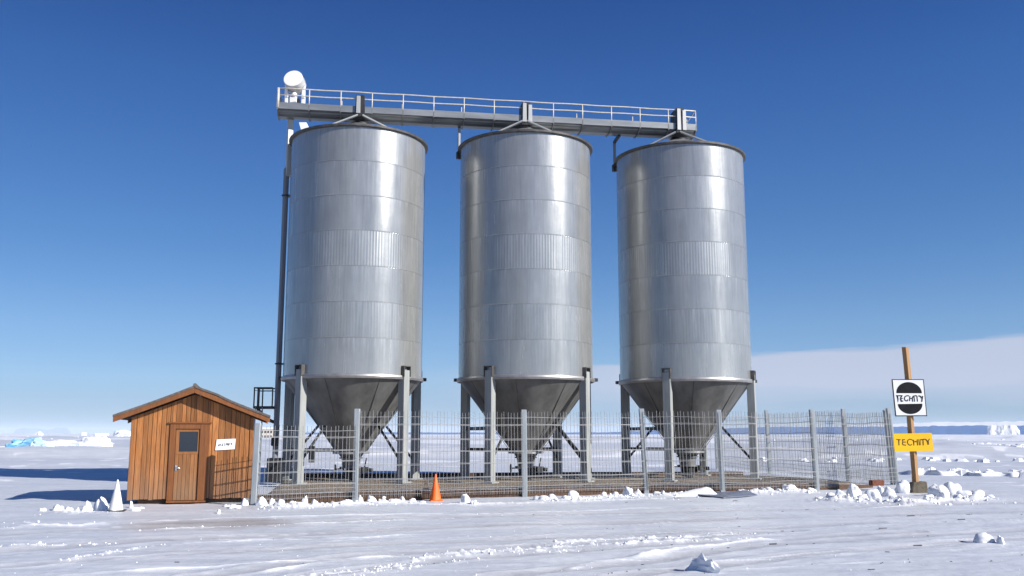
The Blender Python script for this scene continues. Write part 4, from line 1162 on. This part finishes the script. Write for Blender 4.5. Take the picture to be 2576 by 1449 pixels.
m.add([Vector((p.x, p.y, gz(p.x, p.y) + .02)) for p in pl] + [Vector((p.x, p.y, gz(p.x, p.y) + .045)) for p in pl], [tuple(reversed(range(5))), tuple(range(5, 10))] + [(i, (i + 1) % 5, 5 + (i + 1) % 5, 5 + i) for i in range(5)])
tag(m.build('dark_panel', M_SHEET), 'flat dark bluish panel lying on snow in front of the pointed drift', 'panel')
m = MB(); p = ground(2206, 1233); m.cur = .5; m.box((p.x, p.y, .23), (.46, .2, .17), .25)
tag(m.build('wood_block', M_BRICK, bevel=.02), 'reddish brown block lying on the heap left of the corner fence post', 'block')

# crumbs strewn along the tracks: uncountable, one mesh
def crumbs():
    m = MB(); r4 = random.Random(3)
    def crumb(x, y, s_):
        z = gz_fast(x, y); a = r4.uniform(0, 6.28); k = r4.uniform(.6, 1.0)
        pts = [(x + s_ * math.cos(a + t) * r4.uniform(.7, 1.2), y + s_ * math.sin(a + t) * r4.uniform(.7, 1.2), z - .004) for t in (0, 1.25, 2.5, 3.8, 5.0)]
        pts += [(x + s_ * .55 * math.cos(a + t + .4), y + s_ * .55 * math.sin(a + t + .4), z + s_ * k) for t in (0, 2.1, 4.2)]
        m.add(pts, [(0, 1, 5), (1, 6, 5), (1, 2, 6), (2, 3, 6), (3, 7, 6), (3, 4, 7), (4, 0, 7), (0, 5, 7), (5, 6, 7)])
    spots = []
    for (pts, w, h, c) in RW:
        if c < .3: continue
        for (ax, ay), (bx, by) in zip(pts[:-1], pts[1:]):
            L = math.hypot(bx - ax, by - ay)
            for k in range(int(L * ((5 + 24 * max(0, c - .3)) * (1 if h < .085 else 3.2)))):
                t = r4.random(); off = r4.gauss(0, w * 1.1)
                x = ax + (bx - ax) * t - (by - ay) / L * off; y = ay + (by - ay) * t + (bx - ax) / L * off
                if math.hypot(x, y) < 40: spots.append((x, y, (1 if h < .085 else 2.4) * r4.uniform(.005, .019) * (2.1 if r4.random() < .1 else 1)))
    for k in range(170):
        q = ground(r4.uniform(-100, 2700), r4.uniform(1262, 1470)); spots.append((q.x, q.y, r4.uniform(.005, .014)))
    xs = np.array([s_[0] for s_ in spots]); ys = np.array([s_[1] for s_ in spots])
    zs, _, _ = terrain(xs, ys); look = {}
    global gz_fast
    for (x, y, s_), z in zip(spots, zs):
        gz_fast = lambda a, b, z=z: float(z)
        crumb(x, y, s_)
    tag(m.build('snow_crumbs', M_SNOW), kind='stuff')
    m2 = m; m = MB()
    # dark grit and splinters on the right of the foreground
    r4 = random.Random(8)
    for k in range(70):
        xd = r4.uniform(1500, 2700) if k < 54 else r4.uniform(200, 2600); yd = r4.uniform(1262, 1449)
        q = ground(xd, yd); z = gz(q.x, q.y); a = r4.uniform(-.5, .5); L = r4.choice((.015, .02, .03, .07)) * r4.uniform(.6, 1.3)
        d = Vector((math.cos(a), math.sin(a), 0)); p0 = Vector((q.x, q.y, z + .006))
        m.beam(p0 - d * L / 2, p0 + d * L / 2, r4.uniform(.006, .014), .009)
    for (xd, yd, L) in ((2293, 1300, .16), (2222, 1328, .16), (1946, 1371, .12), (2310, 1370, .15), (2330, 1260, .12), (1704, 1254, .2), (1850, 1262, .12), (2420, 1308, .16)):
        q = ground(xd, yd); p0 = Vector((q.x, q.y, gz(q.x, q.y) + .012)); m.beam(p0 - Vector((L / 2, 0, 0)), p0 + Vector((L / 2, .04, .0)), r4.uniform(.015, .03), .014)
    tag(m.build('dark_grit', M_STONE), kind='stuff')
gz_fast = None
crumbs()

# ------------------------------------------------------------------ far ice, building, hills
def block(name, xd, yd, w, h, label, mat, group=None, cat='ice block', seed=0, depth=.6, sharp=.28, rz=0.0, sub=4):
    p = ground(xd, yd); dist = math.hypot(p.x, p.y)
    ww = w * S / F_PX * dist / 2; hh = h * S / F_PX * dist
    bm = bmesh.new(); bmesh.ops.create_icosphere(bm, subdivisions=sub, radius=1)
    o_ = Vector((seed * 2.7, seed * 5.3, seed))
    for v in bm.verts:
        d = v.co.normalized()
        q = Vector([math.copysign(abs(e) ** .55, e) for e in d]); q = q / max(abs(e) for e in q) * (1 if max(abs(e) for e in q) > 0 else 1)
        k = 1 + sharp * mnoise.noise(d * 1.6 + o_) + sharp * .6 * mnoise.noise(d * 4 + o_) + .05 * mnoise.noise(d * 11 + o_)
        q = q.lerp(d, .35) * k
        v.co = Vector((q.x * ww, q.y * ww * depth, max(q.z, -.1) * hh))
    me = bpy.data.meshes.new(name); bm.to_mesh(me); bm.free(); me.materials.append(mat)
    o = bpy.data.objects.new(name, me); COL.objects.link(o)
    o.location = (p.x, p.y + ww * depth, -.05); o.rotation_euler = (0, 0, rz)
    return tag(o, label, cat, group)
gi = 'ice blocks out on the ice left of the hut'
block('ice_block', 60, 1138, 72, 27, 'dark blue broken ice block, the leftmost one out on the ice', M_ICE, gi, seed=1, sharp=.4)
block('ice_block', 96, 1143, 48, 30, 'bright turquoise ice block between the dark blue one and white mound', M_PALEICE, gi, seed=2)
block('ice_block', 152, 1140, 96, 26, 'long white snow covered mound between the blue and the cracked ice blocks', M_SNOW, gi, seed=3, sharp=.3)
block('ice_block', 186, 1140, 60, 20, 'pale cracked ice block right of the long white mound', M_PALEICE, gi, seed=4, sharp=.35)
block('ice_block', 224, 1138, 66, 32, 'tall white ice block nearest to the hut', M_SNOW, gi, seed=5, sharp=.3)
block('snow_bank', 8, 1137, 80, 13, 'low white snow bank at the left picture edge', M_SNOW, None, 'snow bank', seed=6, sharp=.25, depth=.4)
block('snow_bank', 282, 1150, 100, 12, 'low white snow bank touching the hut wall on its left', M_SNOW, None, 'snow bank', seed=7, sharp=.3, depth=.5)
block('snow_bank', 262, 1122, 60, 7, 'thin white snow bank behind the tall white ice block', M_SNOW, None, 'snow bank', seed=8, sharp=.3, depth=.4)
gb = 'small icebergs on the horizon left of the hut'
def berg(xd, y0, w, h, dist, label, seed, mat=None):
    d = ray(xd, 1090); d.z = 0; d.normalize(); p = d * dist
    ww = w * S / F_PX * dist / 2; hh = h * S / F_PX * dist
    bm = bmesh.new(); bmesh.ops.create_icosphere(bm, subdivisions=3, radius=1)
    for v in bm.verts:
        q = v.co.normalized(); k = 1 + .4 * mnoise.noise(q * 1.8 + Vector((seed, 0, 0))) + .2 * mnoise.noise(q * 5 + Vector((seed, 3, 0)))
        v.co = Vector((q.x * ww * k, q.y * ww * .5 * k, max(0, q.z) ** .7 * hh * k if q.z > 0 else 0))
    me = bpy.data.meshes.new('iceberg'); bm.to_mesh(me); bm.free(); me.materials.append(mat or M_SNOW)
    o = bpy.data.objects.new('iceberg', me); COL.objects.link(o); o.location = (p.x, p.y, -.1); return tag(o, label, 'iceberg', gb)
berg(99, 0, 16, 8, 900, 'small leaning iceberg on the horizon below the hazy headland', 1)
berg(211, 0, 13, 7, 900, 'tiny domed iceberg on the horizon right of the hazy headland', 2)
for i, (x, w) in enumerate(((243, 14), (256, 16), (268, 12))): berg(x, 0, w, 5, 800, 'one of the low icebergs clustered on the horizon midway to the hut', 3 + i)
berg(312, 0, 44, 14, 600, 'widest white iceberg on the horizon touching the hut eave', 7)

def ridge(name, xs, dist, hfun, depth, mat, seed, nrow=6, label=None):
    m = MB(); n = len(xs); pts = []
    for i, xd in enumerate(xs):
        d = ray(xd, 1090); d.z = 0; d.normalize()
        h = hfun(xd) * S / F_PX * dist
        for j in range(nrow):
            t = j / (nrow - 1)
            dd = dist + depth * t + dist * .0012 * mnoise.noise(Vector((xd * .03, j, seed)))
            prof = (0, .55, .85, .97, 1.0, .9)[min(j, 5)]
            pts.append((d.x * dd, d.y * dd, h * prof * (1 + .12 * mnoise.noise(Vector((xd * .05, j * 1.7, seed)))) - .5 * (j == 0)))
    m.add(pts, [(i * nrow + j, (i + 1) * nrow + j, (i + 1) * nrow + j + 1, i * nrow + j + 1) for i in range(n - 1) for j in range(nrow - 1)], True)
    return tag(m.build(name, mat), kind='structure')
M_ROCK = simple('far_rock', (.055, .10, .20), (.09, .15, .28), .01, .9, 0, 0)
M_SHADEICE = simple('shaded_ice', (.02, .11, .34), (.03, .14, .40), .01, .85, 0, 0)  # the cliff's shade and distance haze are put into this dark blue
def arange(a, b, s_):
    out = []
    while a <= b: out.append(a); a += s_
    return out
# hazy headland on the left
def hl(x):
    pr = [(34, 0), (40, 9), (60, 13), (100, 11), (118, 8), (134, 10), (142, 15), (160, 14), (170, 10), (177, 4), (180, 0)]
    for (a, ha), (b, hb) in zip(pr[:-1], pr[1:]):
        if a <= x <= b: return ha + (hb - ha) * (x - a) / (b - a)
    return 0
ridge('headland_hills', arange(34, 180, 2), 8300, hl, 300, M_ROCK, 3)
# long low ice cliff behind the silos and the fence, rising to the right, snow on top
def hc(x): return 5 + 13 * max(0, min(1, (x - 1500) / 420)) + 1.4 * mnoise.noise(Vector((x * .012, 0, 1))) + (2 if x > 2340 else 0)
def hs(x): return 7 + 22 * max(0, min(1, (x - 1750) / 600)) + 1.2 * mnoise.noise(Vector((x * .006, 5, 1)))
ridge('ice_cliff_hills', arange(760, 2492, 6), 1500, hc, 40, M_SHADEICE, 5)
ridge('ice_cliff_hills', arange(2560, 2760, 6), 1500, hc, 40, M_SHADEICE, 6)
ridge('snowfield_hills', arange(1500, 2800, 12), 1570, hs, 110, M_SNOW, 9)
# bright broken cliff face
m = MB(); pts = []; xs = arange(2484, 2566, 2)
for i, xd in enumerate(xs):
    d = ray(xd, 1090); d.z = 0; d.normalize(); dist = 1475 + 3 * mnoise.noise(Vector((xd * .08, 0, 0)))
    h = (20 + 1.5 * mnoise.noise(Vector((xd * .1, 3, 0)))) * min(1, (xd - 2482) / 5 + .25, (2568 - xd) / 16 + .3) * S / F_PX * dist
    for j in range(6):
        t = j / 5; dd = dist + 20 * t + 1.6 * mnoise.noise(Vector((xd * .16, j * .8, 2))); pts.append((d.x * dd, d.y * dd, h * t))
m.add(pts, [(i * 6 + j, (i + 1) * 6 + j, (i + 1) * 6 + j + 1, i * 6 + j + 1) for i in range(len(xs) - 1) for j in range(5)])
tag(m.build('white_cliff_hills', M_SNOW), kind='structure')
# rubble line out on the ice at right: uncountable broken ice and stones
def rubble():
    m = MB(); d2 = MB(); r5 = random.Random(5)
    def chunk(mm, p, s_, hk):
        a = r5.uniform(0, 6.28); n = 6
        bot = [(p.x + s_ * math.cos(a + 6.283 * k / n) * r5.uniform(.7, 1.2), p.y + s_ * math.sin(a + 6.283 * k / n) * .8, -.03) for k in range(n)]
        top = [(p.x + s_ * .6 * math.cos(a + 6.283 * k / n) * r5.uniform(.6, 1.2), p.y + s_ * .5 * math.sin(a + 6.283 * k / n), s_ * hk * r5.uniform(.7, 1.2)) for k in range(n)]
        mm.add(bot + top, [(k, (k + 1) % n, n + (k + 1) % n, n + k) for k in range(n)] + [tuple(range(n, 2 * n))])
    for k in range(130):
        x = 2330 + 300 * r5.random() ** .8; y = 1124 + 5 * r5.gauss(0, .8) + (x - 2330) * .02
        chunk(m, ground(x, y), r5.uniform(.2, .9), .5)
    for k in range(45):
        x = r5.uniform(2285, 2620); y = 1192 + (x - 2285) * .022 + r5.gauss(0, 1.5); chunk(m, ground(x, y), r5.uniform(.08, .35), .8)
    for k in range(160):
        x = r5.uniform(1900, 2640); y = r5.choice((1100, 1108, 1140, 1160)) + r5.gauss(0, 2); chunk(m, ground(x, y), r5.uniform(.1, .5), .4)
    for k in range(140):
        x = r5.uniform(-40, 330); y = r5.choice((1098, 1104, 1112, 1124)) + r5.gauss(0, 2); chunk(m, ground(x, y), r5.uniform(.1, .6), .4)
    for k in range(26):
        x = 2330 + 290 * r5.random(); chunk(d2, ground(x, 1128 + r5.gauss(0, 5)), r5.uniform(.1, .35), .7)
    tag(m.build('ice_rubble', M_SNOW), kind='stuff'); tag(d2.build('stone_rubble', M_STONE), kind='stuff')
rubble()
# long pressure ridge with a blue shaded face
def pressure(xs, y0, h, seed):
    m = MB(); pts = []
    for i, xd in enumerate(xs):
        g_ = ground(xd, y0 + 2.0 * mnoise.noise(Vector((xd * .02, seed, 0))) + (xd - xs[0]) * .02); dist = math.hypot(g_.x, g_.y)
        hh = h * S / F_PX * dist * (.6 + .6 * mnoise.noise(Vector((xd * .04, seed, 2))) + .3) ; hh *= min(1, i / 4, (len(xs) - 1 - i) / 4)
        for j, (dy, k) in enumerate(((0, -.2), (.12, .55), (.2, 1), (.7, .9), (2.2, -.05))):
            pts.append((g_.x, g_.y + dy * (1 + hh), max(hh, 0) * k - (.02 if k <= 0 else 0)))
    m.add(pts, [(i * 5 + j, (i + 1) * 5 + j, (i + 1) * 5 + j + 1, i * 5 + j + 1) for i in range(len(xs) - 1) for j in range(4)], True)
    return m
tag(pressure(arange(2290, 2424, 4), 1195, 11, 1).build('snow_ridge', M_SNOW), 'low snow ridge out on the ice just right of the yellow sign post', 'snow ridge')
tag(pressure(arange(2426, 2640, 4), 1198, 9, 2).build('snow_ridge', M_SNOW), 'low snow ridge out on the ice at the right picture edge', 'snow ridge')
# small building far behind the hut corner
def prefab():
    p = ground(655, 1106); p2 = ground(696, 1106); p2 = Vector((p2.x, p.y + 2, 0)); w_ = (p2 - p).length; h = 27 * S / F_PX * p.y
    root = empty('prefab_building', (p + p2) / 2, 'distant beige two storey building with windows behind the hut corner', 'building')
    d = (p2 - p).normalized(); b = Vector((-d.y, d.x, 0)) * 8
    m = MB(); m.hexa([p, p2, p2 + b, p + b] + [q + Vector((0, 0, h)) for q in (p, p2, p2 + b, p + b)]); m.build('wall', M_PREFAB, root)
    m = MB(); c = (p + p2) / 2 + b / 2 + Vector((0, 0, h + .12)); m.box(c, (w_ + .6, 8.6, .24), math.atan2(d.y, d.x)); m.build('roof', M_SNOW, root)
    for r_ in range(2):
        for k in range(6):
            q = p + d * (w_ * (k + .5) / 6) + Vector((0, 0, h * (.28 + .42 * r_))) - b.normalized() * .03
            m = MB(); m.box(q, (w_ / 11, .1, h * .2), math.atan2(d.y, d.x)); m.build('window', M_GLASS, root)
prefab()

# ------------------------------------------------------------------ air
def haze():
    m = MB(); m.box((0, 0, 24.5), (19000, 19000, 53))
    t = bpy.data.materials.new('haze_air'); t.use_nodes = True
    for q in list(t.node_tree.nodes):
        if q.type != 'OUTPUT_MATERIAL': t.node_tree.nodes.remove(q)
    v = t.node_tree.nodes.new('ShaderNodeVolumePrincipled'); v.inputs['Color'].default_value = (.76, .88, 1, 1); v.inputs['Density'].default_value = .00018; v.inputs['Anisotropy'].default_value = -.08
    t.node_tree.links.new(v.outputs[0], [q for q in t.node_tree.nodes if q.type == 'OUTPUT_MATERIAL'][0].inputs['Volume'])
    tag(m.build('haze', t), kind='stuff')
haze()

# ------------------------------------------------------------------ light, sky, camera
SUN_AZ, SUN_EL = 61.0, 28.0
sv = Vector((math.sin(R_(SUN_AZ)) * math.cos(R_(SUN_EL)), -math.cos(R_(SUN_AZ)) * math.cos(R_(SUN_EL)), math.sin(R_(SUN_EL))))
sl = bpy.data.lights.new('sun', 'SUN'); sl.energy = 5.0; sl.angle = R_(.5); sl.color = (1, .955, .89)
so = bpy.data.objects.new('sun', sl); COL.objects.link(so); so.rotation_euler = sv.to_track_quat('Z', 'Y').to_euler(); so.location = (20, -10, 30)

w = bpy.data.worlds.new('World'); sc.world = w; w.use_nodes = True
t = w.node_tree; L = t.links.new; bg = t.nodes['Background']
def wn(ty, **kw):
    q = t.nodes.new(ty)
    for k, v in kw.items(): setattr(q, k, v)
    return q
def wm(op, a, b=None, clamp=False):
    q = wn('ShaderNodeMath', operation=op, use_clamp=clamp)
    for i, v in enumerate((a, b)):
        if v is None: continue
        if isinstance(v, bpy.types.NodeSocket): L(v, q.inputs[i])
        else: q.inputs[i].default_value = v
    return q.outputs[0]
def wmix(fac, a, b, mode='MIX'):
    q = wn('ShaderNodeMix', data_type='RGBA', blend_type=mode)
    for k, v in ((0, fac), (6, a), (7, b)):
        if isinstance(v, bpy.types.NodeSocket): L(v, q.inputs[k])
        elif k == 0: q.inputs[0].default_value = v
        else: q.inputs[k].default_value = (v[0], v[1], v[2], 1)
    return q.outputs[2]
sky = wn('ShaderNodeTexSky', sky_type='NISHITA'); sky.sun_disc = False
sky.sun_elevation = R_(SUN_EL); sky.sun_rotation = R_(180 - SUN_AZ); sky.air_density = 1.0; sky.dust_density = .0; sky.ozone_density = 3.0; sky.altitude = 200
tc = wn('ShaderNodeTexCoord'); sp = wn('ShaderNodeSeparateXYZ'); L(tc.outputs['Generated'], sp.inputs[0])
el = wm('ARCSINE', sp.outputs[2]); eld = wm('MULTIPLY', el, 180 / math.pi)
rp = wn('ShaderNodeValToRGB'); L(wm('DIVIDE', eld, 40.0, True), rp.inputs[0])
TINT = [(0.0, (.225, .35, .66)), (.045, (.29, .40, .665)), (.082, (.355, .475, .71)), (.1625, (.355, .485, .69)), (.275, (.265, .445, .67)), (.375, (.225, .418, .675)), (.5125, (.17, .375, .68)), (.6525, (.108, .30, .62)), (1.0, (.06, .20, .50))]
e = rp.color_ramp.elements
while len(e) < len(TINT): e.new(.5)
for q, (p, c) in zip(e, TINT): q.position = p; q.color = (*c, 1)
skyc = wmix(1.0, sky.outputs[0], rp.outputs[0], 'MULTIPLY')
# the half of the sky away from the sun is a little deeper
azd = wm('MULTIPLY', wm('ARCTAN2', sp.outputs[0], sp.outputs[1]), 180 / math.pi)
deep = wm('SUBTRACT', 1.0, wm('MULTIPLY', wm('DIVIDE', wm('SUBTRACT', 12.0, azd), 45.0, True), .20))
dc = wn('ShaderNodeCombineXYZ')
for k in range(3): L(deep, dc.inputs[k])
skyc = wmix(1.0, skyc, dc.outputs[0], 'MULTIPLY')
# thin cloud bank low in the right half of the sky
az = wm('MULTIPLY', wm('ARCTAN2', sp.outputs[0], sp.outputs[1]), 180 / math.pi)
cvec = wn('ShaderNodeCombineXYZ'); L(wm('MULTIPLY', az, .06), cvec.inputs[0]); L(wm('MULTIPLY', eld, .55), cvec.inputs[1])
nz = wn('ShaderNodeTexNoise'); L(cvec.outputs[0], nz.inputs['Vector']); nz.inputs['Scale'].default_value = 1.6; nz.inputs['Detail'].default_value = 6
nz2 = wn('ShaderNodeTexNoise'); L(cvec.outputs[0], nz2.inputs['Vector']); nz2.inputs['Scale'].default_value = 5.5; nz2.inputs['Detail'].default_value = 7; nz2.inputs['Roughness'].default_value = .65
nf = wm('SUBTRACT', nz.outputs['Fac'], .5)
edge = wm('ADD', wm('ADD', 4.15, wm('MULTIPLY', az, .040)), wm('ADD', wm('MULTIPLY', nf, 1.1), wm('MULTIPLY', wm('SUBTRACT', nz2.outputs['Fac'], .5), .5)))
up = wm('DIVIDE', wm('SUBTRACT', edge, eld), wm('ADD', .10, wm('MULTIPLY', nz2.outputs['Fac'], .42)), True)
lowf = wm('DIVIDE', wm('SUBTRACT', eld, wm('ADD', 1.3, wm('MULTIPLY', nf, 1.5))), 1.6, True)
side = wm('MULTIPLY', wm('DIVIDE', wm('ADD', az, 6.0), 14.0, True), wm('SUBTRACT', 1.0, wm('DIVIDE', wm('SUBTRACT', az, 45.0), 25.0, True)))
cf = wm('MULTIPLY', wm('MULTIPLY', up, lowf), wm('MULTIPLY', side, .85))
CLOUD = (3.35, 3.6, 4.5)
skyc = wmix(cf, skyc, CLOUD)
L(skyc, bg.inputs[0]); bg.inputs[1].default_value = .12

cam = bpy.data.cameras.new('camera'); cam.sensor_width = 36; cam.lens = F_PX / 1024 * 36; cam.clip_start = .1; cam.clip_end = 20000
co = bpy.data.objects.new('camera', cam); COL.objects.link(co); co.location = (0, 0, HC); co.rotation_euler = (math.pi / 2 + TH, 0, 0); sc.camera = co
vs = sc.view_settings; vs.view_transform = 'Standard'; vs.look = 'None'; vs.gamma = 1; vs.exposure = .45
sc.render.engine = 'CYCLES'
sc.cycles.max_bounces = 8; sc.cycles.volume_bounces = 1; sc.cycles.diffuse_bounces = 3; sc.cycles.glossy_bounces = 3
